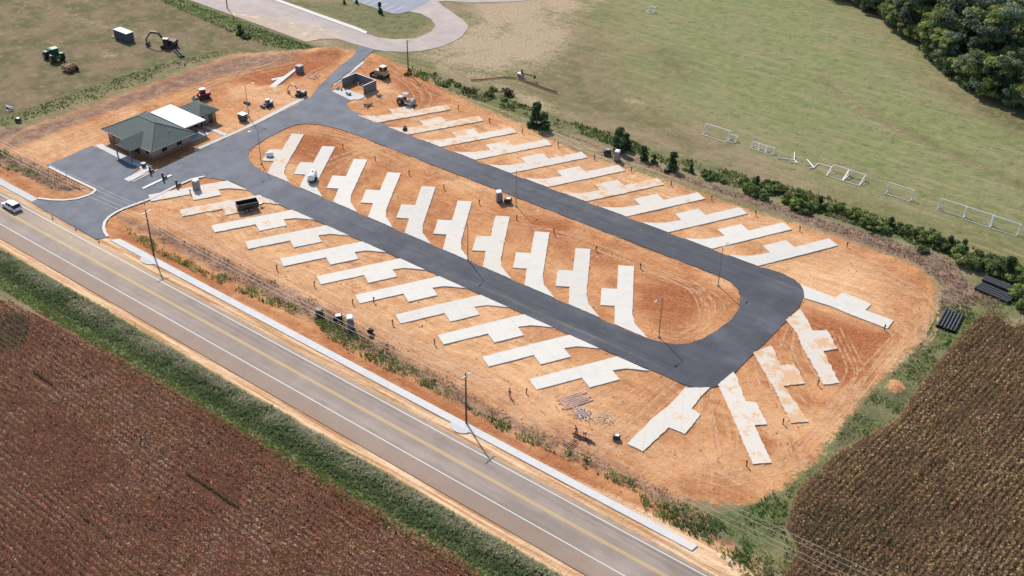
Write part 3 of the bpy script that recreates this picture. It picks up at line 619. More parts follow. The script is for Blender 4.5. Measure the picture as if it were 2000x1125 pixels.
# ------------------------------------------------------------------ poles and wires
def lamp_proto():
    t = thing('street_lamp', '', 'street lamp')
    MB().cyl((0, 0, 0), (0, 0, .35), .26, .22, 12).build('pole_base', WALK, t)
    MB().cyl((0, 0, .3), (0, 0, 8.1), .10, .055, 10).build('pole', polep, t)
    MB().tube([(0, 0, 7.95), (.9, 0, 8.12), (1.5, 0, 8.15)], .035, 6).build('arm', steel, t)
    hd = MB().box(1.8, 0, 8.12, .75, .32, .09, taper=.8).build('lamp_head', steel, t, bevel=.02)
    MB().box(1.82, 0, 8.05, .5, .22, .05).build('lens', whitep, hd)
    return t
lp = lamp_proto()
LM = [((510.7, 320), (488.6, 256.5), 'on the left tip of the island by the first pad'), ((913.9, 508.4), (905, 443), 'beside the middle of the lower lane'), ((1286.8, 657.5), (1282, 588), 'on the bottom right edge of the island'),
      ((1402.3, 557.3), (1422, 474), 'at the top right corner of the island'), ((1008, 402.1), (1014, 328), 'beside the middle of the upper lane'), ((486.2, 228.3), (486, 163.5), 'by the entry road near the office')]
for i, (b_, a_, w_) in enumerate(LM):
    o = lp if i == 0 else copy_tree(lp); q = P(*b_); o.location = (q[0], q[1], 0)
    e = P(a_[0], a_[1], 8.1); o.rotation_euler = (0, 0, math.atan2(e[1]-q[1], e[0]-q[0])); tag(o, 'tall single-arm street lamp '+w_, 'street lamp', 'street lamps of the loop road')
def upole(base, h, label, arm=1.2, ang=math.pi/2, lamp=False):
    q = P(*base); t = thing('utility_pole', label, 'utility pole', q, ang, 'wooden utility poles')
    MB().cyl((0, 0, -.1), (0, 0, h), .17, .11, 10).build('pole', wood, t)
    MB().box(0, .12, h-.45, arm*2, .1, .12).build('crossarm', steel, t)
    for x in (-arm+.08, -.25, arm-.08): MB().cyl((x, .12, h-.40), (x, .12, h-.14), .055, .03, 8).build('insulator', whitep, t)
    MB().tube([(-arm*.7, .12, h-.45), (0, 0, h-1.1), (arm*.7, .12, h-.45)], .025, 5).build('brace', steel, t)
    MB().cyl((.0, -.2, h-2.2), (0, -.2, h-1.9), .07, .07, 8).build('fuse', whitep, t)
    return q
q1 = upole((300.5, 499), 9.8, 'wooden utility pole with crossarm on the sidewalk right of the entrance')
q3 = upole((910.8, 827.6), 9.8, 'wooden utility pole with crossarm standing on the rounded sidewalk apron')
q4 = upole((797.6, 141.7), 8.6, 'dark wooden utility pole beside the weeds behind the bulldozer', .8)
q5 = upole((444, 16), 9.5, 'wooden utility pole at the roadside, top cut off by the picture edge')
for k, (dy, z, w_) in enumerate(((-1.15, 9.7, 'outer'), (1.15, 9.7, 'road side'), (-.25, 9.7, 'middle'), (0, 7.6, 'lowest'))):
    mb = MB(); span = [243.7, 166.66, 89.64, 12.6, -64]
    for a, b in zip(span, span[1:]):
        pts = []
        for i in range(13):
            s_ = i/12; pts.append((a+(b-a)*s_, -105.45+dy, z-1.3*4*s_*(1-s_)))
        mb.tube(pts, .02, 4)
    tag(mb.build('power_line', paint('wire', (.50, .42, .38), .5, .2)), '%s overhead wire strung along the highway' % w_, 'power line', 'overhead wires along the highway')
# ------------------------------------------------------------------ office building
BRICK = None
def M_brick():
    b = NB('brick_wall'); br = b.n('ShaderNodeTexBrick'); br.inputs['Scale'].default_value = 4.5
    tc = b.n('ShaderNodeTexCoord'); se = b.n('ShaderNodeSeparateXYZ'); b.t.links.new(b.geo.outputs['Position'], se.inputs[0])
    cb = b.n('ShaderNodeCombineXYZ'); b.t.links.new(b.math('ADD', se.outputs[0], se.outputs[1]), cb.inputs[0]); b.t.links.new(se.outputs[2], cb.inputs[1])
    b.t.links.new(cb.outputs[0], br.inputs['Vector']); br.inputs['Color1'].default_value = (.30, .20, .165, 1); br.inputs['Color2'].default_value = (.38, .28, .24, 1); br.inputs['Mortar'].default_value = (.42, .38, .34, 1)
    n = b.noise(1.2, None, 4); low = b.step(se.outputs[2], 1.0, .9)
    c = b.mix(b.step(n, .45, .7, 0, .4), br.outputs['Color'], (.27, .22, .20)); c = b.mix(b.math('MULTIPLY', low, .75), c, (.20, .10, .08)); return b.done(c, .9)
def M_roof():
    b = NB('green_metal_roof'); se = b.n('ShaderNodeSeparateXYZ'); b.t.links.new(b.geo.outputs['Position'], se.inputs[0])
    n = b.noise(.8, None, 5); k = b.step(b.math('ABSOLUTE', b.math('SUBTRACT', b.math('FRACT', b.math('MULTIPLY', se.outputs[2], 3.4)), .5)), .42, .5, 0, .35)
    c = b.mix(b.step(n, .35, .7), (.036, .062, .056), (.050, .078, .071)); c = b.mix(k, c, (.04, .06, .058)); return b.done(c, .6, 0, .4)
def M_deck():
    b = NB('white_deck_roof'); se = b.n('ShaderNodeSeparateXYZ'); b.t.links.new(b.geo.outputs['Position'], se.inputs[0])
    k = b.step(b.math('ABSOLUTE', b.math('SUBTRACT', b.math('FRACT', b.math('MULTIPLY', se.outputs[0], .8)), .5)), .46, .49, 0, .35)
    c = b.mix(b.step(b.noise(.9, None, 5), .4, .7, 0, .5), (.80, .79, .77), (.70, .67, .63)); return b.done(b.mix(k, c, (.5, .48, .46)), .5)
BRICK = M_brick(); ROOF = M_roof(); TRIM = paint('cream_trim', (.40, .36, .31), .7)
def hip(mb, u0, u1, v0, v1, z0, pitch, over=0):
    hwid = min(abs(u1-u0), abs(v1-v0))/2; zr = z0+pitch*hwid; ulen = abs(u1-u0); vlen = abs(v1-v0); ua, ub = min(u0, u1), max(u0, u1); va, vb = min(v0, v1), max(v0, v1)
    if ulen >= vlen: r0, r1 = (ua+hwid, (va+vb)/2, zr), (ub-hwid, (va+vb)/2, zr)
    else: r0, r1 = ((ua+ub)/2, va+hwid, zr), ((ua+ub)/2, vb-hwid, zr)
    vs = [(ua, va, z0), (ub, va, z0), (ub, vb, z0), (ua, vb, z0), r0, r1]
    if ulen >= vlen: fs = [(0, 1, 5, 4), (1, 2, 5), (2, 3, 4, 5), (3, 0, 4)]
    else: fs = [(0, 1, 4), (1, 2, 5, 4), (2, 3, 5), (3, 0, 4, 5)]
    vs += [(x, y, z-.16) for x, y, z in vs[:4]]; fs += [(6, 7, 1, 0), (7, 8, 2, 1), (8, 9, 3, 2), (9, 6, 0, 3), (9, 8, 7, 6)]
    mb.add(vs, fs)
t = thing('office_building', 'brick office with dark green hip roofs joined by a flat white roof', 'building', (0, 0))
wl = MB()
wl.slab([(198.2, -130.1), (213.9, -130.1), (213.9, -140.3), (198.2, -140.3)], 0, 2.85).build('wall', BRICK, t)
rf = MB(); hip(rf, 196.9, 214.5, -129.05, -141.1, 2.9, .47)
rfo = rf.build('roof', ROOF, t)
zp = 2.9+.47*6.025; ra, rb = (196.9+6.025, -135.075, zp), (214.5-6.025, -135.075, zp); RC = paint('ridge_cap_green', (.035, .055, .052), .6)
rc = MB().tube([ra, rb], .12, 6)
for e, cs in ((ra, ((196.95, -129.1), (196.95, -141.05))), (rb, ((214.45, -129.1), (214.45, -141.05)))):
    for c_ in cs: rc.tube([e, (c_[0], c_[1], 2.92)], .09, 6)
rc.build('ridge_cap', RC, rfo)
MB().tube([(196.9, -128.99, 2.82), (214.5, -128.99, 2.82)], .08, 6).tube([(196.84, -129.05, 2.82), (196.84, -141.1, 2.82)], .08, 6).build('gutter', TRIM, rfo)
for x, y, z in ((206, -137.6, 4.55), (209.5, -138.0, 4.35), (199.6, -136, 4.2)): MB().cyl((x, y, z-.2), (x, y, z+.45), .08, .08, 8).build('vent_pipe', greyp, rfo)
gb = MB(); zr = 4.55; zt = 2.95   # porch gable
vs = [(200.5, -126.3, zt), (203.6, -126.3, zr), (206.7, -126.3, zt), (200.5, -129.2, zt), (203.6, -132.6, zr), (206.7, -129.2, zt)]
gb.add(vs+[(x, y, z-.14) for x, y, z in vs], [(0, 1, 4, 3), (1, 2, 5, 4), (6, 9, 10, 7), (7, 10, 11, 8), (0, 6, 7, 1), (1, 7, 8, 2), (0, 3, 9, 6), (2, 8, 11, 5)])
gb.build('porch_roof', ROOF, t)
MB().add([(201.0, -126.5, 2.7), (203.6, -126.5, 4.2), (206.2, -126.5, 2.7), (201.0, -126.65, 2.7), (203.6, -126.65, 4.2), (206.2, -126.65, 2.7)], [(0, 2, 1), (3, 4, 5), (0, 3, 5, 2)]).build('gable_panel', TRIM, t)
POST = paint('dark_post', (.16, .13, .11), .7)
for x in (201.1, 206.1): MB().box(x, -126.7, 1.35, .22, .22, 2.7).build('porch_post', POST, t)
MB().box(203.6, -128.3, 2.72, 5.1, 3.4, .1).build('porch_ceiling', TRIM, t)
def wind(x, y, z, w, h, face, door=False):
    mb = MB(); dx, dy = (w, .08) if face == 'v' else (.08, w)
    f = MB().box(x, y, z, dx+(.16 if face == 'v' else 0), dy+(.16 if face == 'u' else 0), h+.16).build('window' if not door else 'door', TRIM, t)
    sx = .04 if face == 'v' else -.04
    MB().box(x+(0 if face == 'v' else -.03), y+(.03 if face == 'v' else 0), z, dx, dy, h).build('pane' if not door else 'panel', glass, f)
for x in (200.0, 209.3, 211.8): wind(x, -130.08, 1.7, 1.1, 1.2, 'v')
wind(203.6, -130.08, 1.1, 1.9, 2.1, 'v', True)
for y in (-133.2, -137.2): wind(198.18, y, 1.7, 1.3, 1.2, 'u')
# flat white link and the rear block
MB().slab([(200.0, -140.45), (212.4, -140.75), (212.4, -146.4), (199.8, -146.1)], 3.12, 3.36).build('flat_roof', M_deck(), t)
MB().slab([(204.5, -140.32), (212.0, -140.32), (212.0, -146.2), (204.5, -146.2)], 0, 3.1).build('link_wall', BRICK, t)
MB().slab([(199.0, -140.3), (204.4, -140.3), (204.4, -146.2), (199.0, -146.2)], 0, .1).build('breezeway_floor', WALK, t)
for x, y in ((200.3, -145.7), (200.3, -141.4)): MB().box(x, y, 1.55, .25, .25, 3.1).build('post', POST, t)
MB().box(200.3, -142.9, 1.5, .12, 2.2, 1.4).build('screen_panel', glass, t)
MB().slab([(203.4, -146.6), (209.8, -146.6), (209.8, -151.7), (203.4, -151.7)], 0, 2.8).build('rear_wall', BRICK, t)
rf = MB(); hip(rf, 202.5, 210.6, -146.45, -152.3, 2.85, .52); rf.build('rear_roof', ROOF, t)
MB().cyl((208.6, -148.3, 3.3), (208.6, -148.3, 4.3), .06, .06, 8).build('vent_pipe', whitep, t)
for y in (-147.8, -150.2): wind(203.38, y, 1.1, 1.2, 2.1, 'u', True)

# bin enclosure
t = thing('block_enclosure', 'grey block walls of a three-sided bin enclosure open to the entry road', 'enclosure', (0, 0))
a = [(194.4, -183.4), (194.3, -188.0), (187.4, -187.9), (187.4, -183.6)]
for (p, q), nm in zip(zip(a, a[1:]), ('side_wall', 'back_wall', 'side_wall')):
    w_ = MB().strip([p, q], .22, 0, 2.25).build(nm, blockm, t); MB().strip([p, q], .3, 2.25, 2.33).build('wall_cap', KERB, w_)
for x in (191.6, 190.2): MB().cyl((x, -186.0, .07), (x, -186.0, 1.2), .07, .07, 8).build('bollard', whitep, t)
def clutter(px, lb, name, cat, mat, dims, n=4, spread=.5, tall=.3):
    q = P(*px); t = thing(name, lb, cat, q, random.uniform(0, 3))
    mb = MB()
    for i in range(n):
        sx, sy, sz = [d*random.uniform(.6, 1.1) for d in dims]
        mb.box(random.uniform(-spread, spread), random.uniform(-spread, spread), .06+sz/2+random.uniform(0, tall), sx, sy, sz, random.uniform(0, 3), random.uniform(-.2, .2))
    mb.build('pieces', mat, t); return t
clutter((682, 186), 'dark heap of masonry tools on the slab in front of the bin enclosure', 'tool_heap', 'tools', black, (.5, .4, .35), 6)
clutter((664, 176), 'jumbled blocks and a barrow on the slab corner left of the bin enclosure', 'block_heap', 'blocks', blockm, (.5, .35, .3), 7, .8)
clutter((683, 162), 'low pile of pale boards inside the bin enclosure', 'board_pile', 'boards', greyp, (1.4, .2, .08), 7, .9, .3)
clutter((744, 189), 'small heap of brown lumber beside the bin enclosure', 'lumber_heap', 'lumber', wood, (1.4, .25, .15), 6, .8)
clutter((718, 207), 'dark beam lying on the soil below the bin enclosure', 'timber_beam', 'beam', wood, (2.2, .3, .25), 3, .5, .1)

# portable toilets
def toilet(px, lb, col, rz=0):
    t = thing('portable_toilet', lb, 'portable toilet', P(*px), rz, 'portable toilets')
    b_ = MB().box(0, 0, 1.12, 1.15, 1.15, 2.1, taper=.96).build('cabin', col, t, bevel=.03)
    MB().box(.57, 0, 1.05, .05, .7, 1.8).build('door', paint('toilet_door', (.22, .23, .25), .5), t)
    MB().prism([(-.6, 2.15), (.6, 2.15), (.45, 2.38), (-.45, 2.38)], -.6, .6).build('roof', whitep, t, bevel=.03)
    MB().cyl((-.35, .35, 2.2), (-.35, .35, 2.65), .05, .05, 8).build('vent_pipe', greyp, t); MB().box(0, 0, .06, 1.25, 1.2, .1).build('skid', black, t)
    return t
gryc = paint('grey_cabin_plastic', (.20, .19, .19), .5)
toilet((384.5, 371), 'portable toilet with white roof behind the kerb at the first front-row pad', gryc, .2)
toilet((1205, 313), 'grey portable toilet by the large bush at the back ditch', gryc, .3)
toilet((975, 393), 'portable toilet standing by the upper lane on the island', gryc, .9)
toilet((685, 640), 'brown portable toilet in the weeds beside the highway ditch', gryc, .9)

# storage container
t = thing('storage_container', 'blue-grey storage container standing on the rough grass', 'container', (260.95, -169.05), 0)
blu = paint('blue_grey_steel', (.065, .088, .108), .5, 0, .2)
mb = MB().box(0, 0, 1.25, 5.5, 2.2, 2.3)
for i in range(18):
    for s_ in (-1, 1): mb.box(-2.6+i*.306, s_*1.12, 1.25, .14, .05, 2.1)
mb.build('body', blu, t); MB().box(0, 0, 2.47, 5.6, 2.3, .12).build('roof', paint('pale_blue_roof', (.50, .58, .60), .5), t)
for s_ in (-1, 1): MB().box(-2.78, s_*.53, 1.2, .06, 1.0, 2.1).build('door', blu, t)
q = P(221, 73); tag(MB().ball((q[0], q[1], .15), .5, .35, .25, 8, 5).build('sack', paint('pale_sack', (.55, .56, .40), .8)), 'pale sack lying on the grass at the left end of the container', 'sack')

# machines -------------------------------------------------------
def wheel(t, x, y, r, w, name='wheel', rim=yellowp):
    s_ = 1 if y > 0 else -1
    o = MB().cyl((x, y-w/2, r), (x, y+w/2, r), r, r, 18).build(name, rubber, t, bevel=.03)
    MB().cyl((x, y+s_*(w/2-.02), r), (x, y+s_*(w/2+.03), r), r*.5, r*.45, 14).build('rim', rim, o); return o
def cab(t, x, y, z, sx, sy, sz, frame, roofm):
    c = MB().box(x, y, z+sz/2, sx*.94, sy*.94, sz).build('cab', glass, t)
    fr = MB()
    for a in (-1, 1):
        for b in (-1, 1): fr.box(x+a*sx*.47, y+b*sy*.47, z+sz/2, .09, .09, sz)
    fr.box(x, y, z+.08, sx, sy, .2); fr.build('frame', frame, c)
    MB().box(x, y, z+sz+.07, sx*1.12, sy*1.1, .14).build('roof', roofm, c, bevel=.04); return c
# articulated tractor
h_ = head((112, 103), (96, 93)); 
t = thing('tractor', 'large green farm tractor hitched in front of a yellow scraper on the rough field', 'tractor', P(107, 116), h_)
MB().prism([(.2, 1.1), (2.9, 1.1), (2.9, 1.9), (2.6, 2.15), (.2, 2.35)], -.5, .5).build('hood', greenp, t, bevel=.06)
MB().prism([(-2.6, .9), (.3, .9), (.3, 1.7), (-2.6, 1.5)], -.55, .55).build('rear_frame', greenp, t)
cab(t, -.7, 0, 1.6, 1.6, 1.6, 1.6, black, paint('pale_green_roof', (.20, .42, .30), .5))
for x, r in ((1.9, .92), (-1.7, .95)):
    for y in (-1.55, -.95, .95, 1.55): wheel(t, x, y, r, .5)
    for y in (-1.2, 1.2): MB().box(x, y, r*2+.06, 1.1, .9, .08).build('fender', greenp, t)
MB().cyl((1.5, .55, 2.2), (1.5, .55, 3.1), .07, .07, 8).build('exhaust', steel, t)
t = thing('pull_scraper', 'yellow pull scraper full of soil behind the green tractor', 'scraper', P(137, 137), h_+.18)
MB().box(0, 1.35, .95, 2.6, .1, 1.2).build('side_wall', yellowp, t); MB().box(0, -1.35, .95, 2.6, .1, 1.2).build('side_wall', yellowp, t)
MB().box(-1.3, 0, .9, .12, 2.7, 1.2, ry=.1).build('back_wall', yellowp, t); MB().box(1.25, 0, .7, .12, 2.6, .8, ry=-.3).build('front_apron', yellowp, t)
MB().box(0, 0, .35, 2.5, 2.6, .12).build('floor', brownst, t)
MB().box(-.1, 0, 1.45, 1.9, .16, .16, rz=1.57).build('crossbar', TRIM, t); MB().tube([(1.4, 0, .9), (2.6, 0, 1.3), (3.2, 0, .9)], .12, 6).build('hitch', brownst, t)
for y in (-.9, .9): wheel(t, -1.75, y, .62, .4)
for y in (-.9, .9): MB().ball((.05, y*.5, .9), .9, .6, .5, 8, 5).build('soil_load', SOIL, t)

def excavator(loc, rz, label, sc, body, boomm, bucketm, arm_rz=0., pts=None, roofm=whitep):
    t = thing('excavator', label, 'excavator', loc, rz); t.scale = (sc,)*3
    for y in (-1.15, 1.15):
        tr = MB().prism([(-1.9, .2), (-1.6, 0), (1.6, 0), (1.9, .2), (1.9, .6), (1.6, .8), (-1.6, .8), (-1.9, .6)], y-.28, y+.28).build('track', rubber, t)
        for x in (-1.2, 0, 1.2): MB().cyl((x, y-.3, .38), (x, y+.3, .38), .2, .2, 8).build('roller', brownst, tr)
    MB().cyl((0, 0, .6), (0, 0, 1.0), .7, .7, 14).build('turntable', brownst, t)
    MB().prism([(-2.1, 1.0), (1.0, 1.0), (1.0, 1.35), (-.2, 1.95), (-1.9, 1.95), (-2.1, 1.7)], -1.2, .35).build('house', body, t, bevel=.05)
    MB().box(-1.7, 0, 1.5, .8, 2.4, 1.0).build('counterweight', brownst, t, bevel=.08)
    cab(t, .45, .8, 1.05, 1.3, .9, 1.5, body, roofm)
    p = pts or [(.9, 1.3), (2.6, 3.6), (4.6, 3.7), (6.2, 1.7), (6.0, .7)]
    for nm, a, b, w in (('boom', 0, 1, .42), ('boom', 1, 2, .38), ('stick', 2, 3, .3), ('stick', 3, 4, .26)):
        A = Vector((p[a][0], -.2, p[a][1])); B = Vector((p[b][0], -.2, p[b][1])); d = B-A
        MB().box(*((A+B)/2), d.length+.3, .34, w, ry=-math.atan2(d.z, d.x)).build(nm, boomm, t)
    MB().cyl((1.4, -.2, 1.4), (2.5, -.2, 3.0), .07, .07, 8).build('boom_ram', steel, t); MB().cyl((3.0, -.2, 4.0), (4.7, -.2, 4.0), .09, .09, 8).build('stick_ram', steel, t)
    x, z = p[-1]
    MB().prism([(x-.3, z+.3), (x+.35, z+.1), (x+.3, z-.45), (x-.35, z-.65), (x-.9, z-.45), (x-.6, z-.2)], -.75, .35).build('bucket', bucketm, t)
    return t
q = P(331, 92); h_ = head((331, 92), (296, 90))
excavator(q, h_, 'big dark excavator with its arm arched out to the left over the grass', 1.0, brownst, brownst, brownst)
h_ = head((590, 184), (562, 178))
t = excavator(P(588, 187), h_, 'small pale digger working beside the entry road with its arm out left', .62, greyp, steel, tanp, roofm=greyp)
def pipe_bundle(name, a, b, n, r, gap, label, mat, group=None, jitter=.0, z=.0, cat='pipe'):
    A = Vector(P(*a)); B = Vector(P(*b)); d = (B-A); L = d.length; nrm = Vector((-d.y, d.x)).normalized()
    for i in range(n):
        o = thing(name, label(i) if callable(label) else label, cat, tuple((A+B)/2+nrm*(i-(n-1)/2)*gap), math.atan2(d.y, d.x)+random.uniform(-.02, .02), group)
        l = L*(1+random.uniform(-jitter, jitter)); sh_ = random.uniform(-jitter, jitter)*L
        mb = MB(); k = 24
        vs = []; fs = []
        for (ra) in (r, r*.86):
            for x in (-l/2+sh_, l/2+sh_): vs += [(x, ra*math.cos(t_*2*math.pi/12), r+z+ra*math.sin(t_*2*math.pi/12)) for t_ in range(12)]
        for i2 in range(12):
            j = (i2+1) % 12; fs += [(i2, j, 12+j, 12+i2), (24+j, 24+i2, 36+i2, 36+j), (i2, 24+i2, 24+j, j), (12+j, 36+j, 36+i2, 12+i2)]
        mb.add(vs, fs).build('barrel', mat, o, smooth=False)
        for e in (-1, 1): MB().cyl((e*(l/2-.2)+sh_, 0, r+z), (e*(l/2-.05)+sh_, 0, r+z), r*1.1, r*1.1, 12, caps=False).build('collar', mat, o)
def M_pipe():
    b = NB('black_corrugated_pipe'); se = b.n('ShaderNodeSeparateXYZ'); tc = b.n('ShaderNodeTexCoord'); b.t.links.new(tc.outputs['Object'], se.inputs[0])
    w = b.math('SINE', b.math('MULTIPLY', se.outputs[0], 42.)); b.bump(w, .03, .6); return b.done((.022, .024, .03), .38, 0, .6)
PIPE = M_pipe()
pipe_bundle('drain_pipe', (342, 98), (357, 113), 2, .24, .75, 'black drain pipe lying on the grass below the excavator', PIPE, 'black pipes below the excavator', .02)
pipe_bundle('drain_pipe', (1910, 560), (1975, 589), 4, .3, .72, 'long black drain pipe in the near stack among weeds at the right edge', PIPE, 'long black pipes at the right edge', .02)
pipe_bundle('drain_pipe', (1920, 545), (1982, 570), 3, .3, .66, 'long black drain pipe in the far stack among weeds at the right edge', PIPE, 'long black pipes at the right edge', .02)
pipe_bundle('drain_pipe', (1864, 612), (1846, 645), 6, .25, .58, 'short black drain pipe in the row lying between dirt lot and crop field', PIPE, 'short black pipes in a row', .04)
tanpipe = paint('pinkish_pvc', (.68, .50, .45), .5, 0, .15)
pipe_bundle('plastic_pipe', (1096, 791), (1146, 774), 7, .09, .42, 'long pinkish plastic pipe laid out below the last front-row pad', tanpipe, 'pinkish pipes on the soil', .1, cat='pipe')
# scraps of pipe: an uncountable litter
def litter(px, rad, n, name, label, mats):
    q = P(*px); t = MB()
    for i in range(n):
        a = random.uniform(0, 6.28); rr = rad*math.sqrt(random.random()); l = random.uniform(.3, 1.3); b = random.uniform(0, 3.14)
        x, y = q[0]+rr*math.cos(a), q[1]+rr*math.sin(a)*.8; z = random.uniform(.03, .3)
        t.cyl((x, y, z), (x+l*math.cos(b), y+l*math.sin(b), max(.03, z+random.uniform(-.2, .25))), .05, .05, 6)
    tag(t.build(name, mats), label, 'scrap heap', kind='stuff')
litter((1140, 806), 1.7, 75, 'pipe_scraps', 'tangled heap of white and pink pipe offcuts', paint('pipe_scrap', (.62, .52, .48), .5, 0, .5))
litter((1181, 815), 1.2, 22, 'pipe_scraps', 'small scatter of pipe offcuts right of the bigger heap', paint('pipe_scrap', (.62, .52, .48), .5))
litter((620, 150), 2.4, 26, 'pipe_scraps', 'loose pale sticks beside the inlet box', paint('pipe_scrap', (.62, .52, .48), .5))

# bulldozer
h_ = head((745, 148), (730, 143))
t = thing('bulldozer', 'tan bulldozer with dark cab parked behind the bin enclosure', 'bulldozer', P(745, 150), h_)
for y in (-1.0, 1.0): MB().prism([(-1.7, .25), (-1.4, 0), (1.4, 0), (1.8, .3), (1.4, .95), (-1.3, 1.05), (-1.7, .8)], y-.28, y+.28).build('track', rubber, t)
MB().box(.5, 0, 1.15, 2.4, 1.3, 1.1).build('body', tanp, t, bevel=.06); MB().box(-1.2, 0, 1.3, 1.0, 1.9, 1.2).build('tank', tanp, t, bevel=.06)
cab(t, -.7, 0, 1.5, 1.4, 1.5, 1.4, tanp, paint('cream_roof', (.62, .55, .45), .5))
MB().prism([(2.2, .0), (2.35, .5), (2.25, 1.1), (2.1, 1.1), (2.15, .5), (2.0, .0)], -1.8, 1.8).build('blade', brownst, t)
for y in (-1.4, 1.4): MB().box(1.2, y, .5, 2.0, .14, .22).build('push_arm', tanp, t)
# roller / loader tractor
h_ = head((790, 195), (806, 198))
t = thing('compactor', 'dusty tan compactor machine with white engine hood right of the bin enclosure', 'compactor', P(792, 203), h_)
for y in (-.85, .85): wheel(t, -1.0, y, .78, .5, rim=tanp)
MB().cyl((1.7, -1.0, .72), (1.7, 1.0, .72), .72, .72, 20).build('drum', greyp, t)
MB().prism([(-2.1, .8), (-.4, .8), (-.4, 1.9), (-1.9, 1.7), (-2.1, 1.4)], -.6, .6).build('engine_hood', paint('dusty_cream', (.55, .46, .38), .6), t, bevel=.08)
MB().box(.3, 0, 1.0, 1.2, 1.2, .5).build('platform', tanp, t)
for a in (-1, 1):
    for b in (-1, 1): MB().box(.1+a*.55, b*.55, 1.9, .08, .08, 1.5).build('canopy_post', greyp, t)
MB().box(.1, 0, 2.7, 1.4, 1.4, .12).build('canopy', greyp, t); MB().box(0, 0, 1.5, .5, .5, .6).build('seat', black, t)
for y in (-1.15, 1.15): MB().box(1.2, y, .8, 1.6, .12, .25).build('yoke', whitep, t)
# skid steers
def skid(px, hd, label, body, roofm, sc=1.):
    t = thing('skid_loader', label, 'loader', P(*px), hd); t.scale = (sc,)*3
    for y in (-.75, .75): MB().prism([(-1.3, .3), (-1.0, 0), (.9, 0), (1.2, .3), (.9, .75), (-1.0, .85)], y-.2, y+.2).build('track', rubber, t)
    MB().prism([(-1.5, .6), (.8, .5), (.9, .9), (-.2, 1.1), (-1.5, 1.5)], -.55, .55).build('body', body, t, bevel=.05)
    cab(t, .1, 0, .9, 1.1, 1.0, 1.15, body, roofm)
    for y in (-.68, .68): MB().tube([(-1.4, y, 1.35), (.6, y, 1.1), (1.5, y, .45)], .09, 6).build('lift_arm', body, t)
    MB().prism([(1.5, .05), (2.3, .05), (1.7, .65), (1.5, .7)], -.9, .9).build('bucket', black, t); return t
skid((398, 192), head((405, 190), (382, 194)), 'dark red tracked skid loader with white roof behind the office', redp, whitep, 1.15)
skid((524, 207), head((530, 204), (510, 210)), 'small dark skid loader with dirty bucket beside the entry road', greyp, whitep, .8)
q = P(475, 235); t = thing('trash_bin', 'dark grey bin with white lid beside the lamp near the office', 'bin', q)
MB().prism([(-.9, .3), (-.6, .05), (.6, .05), (.9, .3), (.9, 1.6), (-.9, 1.6)], -.7, .7).build('body', paint('charcoal_steel', (.06, .06, .065), .6), t); MB().box(0, 0, 1.66, 1.9, 1.5, .1).build('lid', whitep, t)
q = P(483, 202); t = thing('attachment_frame', 'black loader attachment lying on the soil behind the lamp', 'attachment', q)
MB().box(0, 0, .3, 1.7, .5, .45).build('frame', black, t); MB().box(0, .4, .15, 1.9, .15, .25).build('edge', black, t)

# headwall box and white channel
t = thing('inlet_box', 'tall concrete inlet box in the dug red soil', 'concrete box', P(585.5, 141), .1)
MB().box(0, 0, .8, 1.5, 1.5, 1.9).build('box', blockm, t, bevel=.03); MB().box(0, 0, 1.8, 1.6, 1.6, .12).build('lid', TRIM, t)
o = MB().slab(CR(360, 110, 7.5, [(1640, 180), (1665, 195), (1340, 460), (1380, 500), (1350, 525), (1250, 455), (1370, 350), (1290, 370), (1275, 345), (1450, 310)]), -.1, .28).build('concrete_flume', KERB)
tag(o, 'white Y-shaped concrete strip below the inlet box', 'concrete strip')

# dump trailer
h_ = head((470, 411), (505, 404))
t = thing('dump_trailer', 'black dump trailer parked on the second front-row pad', 'trailer', P(484, 408.5), h_)
MB().box(0, .95, 1.15, 4.2, .07, 1.2).build('side_wall', black, t); MB().box(0, -.95, 1.15, 4.2, .07, 1.2).build('side_wall', black, t)
MB().box(2.1, 0, 1.15, .07, 1.9, 1.2).build('front_wall', black, t); MB().box(-2.1, 0, 1.0, .07, 1.9, .9).build('tailgate', black, t); MB().box(0, 0, .58, 4.2, 1.9, .1).build('bed', black, t)
for x in (-.45, .45):
    for y in (-1.15, 1.15): wheel(t, x, y, .38, .24, rim=steel)
for y in (-1.15, 1.15): MB().box(0, y, .82, 1.9, .28, .06).build('fender', black, t)
MB().tube([(2.1, .7, .5), (3.4, 0, .5), (2.1, -.7, .5)], .05, 6).build('drawbar', black, t); MB().box(2.7, 0, .65, .6, .5, .4).build('tool_box', steel, t)

# water trailer and white tank
h_ = head((607, 353), (614, 337))
t = thing('water_trailer', 'white tank on a black trailer parked on the second island pad', 'tank trailer', P(611, 353), h_)
MB().cyl((-1.5, 0, 1.35), (1.4, 0, 1.35), .72, .72, 18).build('tank', whitep, t, smooth=False, bevel=.08); MB().cyl((.3, 0, 2.0), (.3, 0, 2.2), .22, .2, 12).build('tank_lid', black, t)
MB().box(0, 0, .6, 3.6, 1.3, .14).build('frame', black, t)
for x in (-.7, .1):
    for y in (-.8, .8): wheel(t, x, y, .36, .24, rim=steel)
MB().tube([(1.6, .5, .55), (2.7, 0, .55), (1.6, -.5, .55)], .06, 6).build('drawbar', black, t); MB().box(1.75, .35, 1.2, .3, .3, 1.0).build('pump', black, t)
t = thing('white_tank', 'rounded white tank lying on the soil at the left end of the island', 'tank', P(527, 306), .5)
MB().ball((0, 0, .65), .95, .7, .62, 14, 8).build('shell', whitep, t, smooth=True); MB().cyl((.5, -.2, 1.1), (.5, -.2, 1.35), .16, .16, 10).build('cap', greyp, t); MB().box(0, 0, .08, 1.4, .9, .16).build('base', black, t)
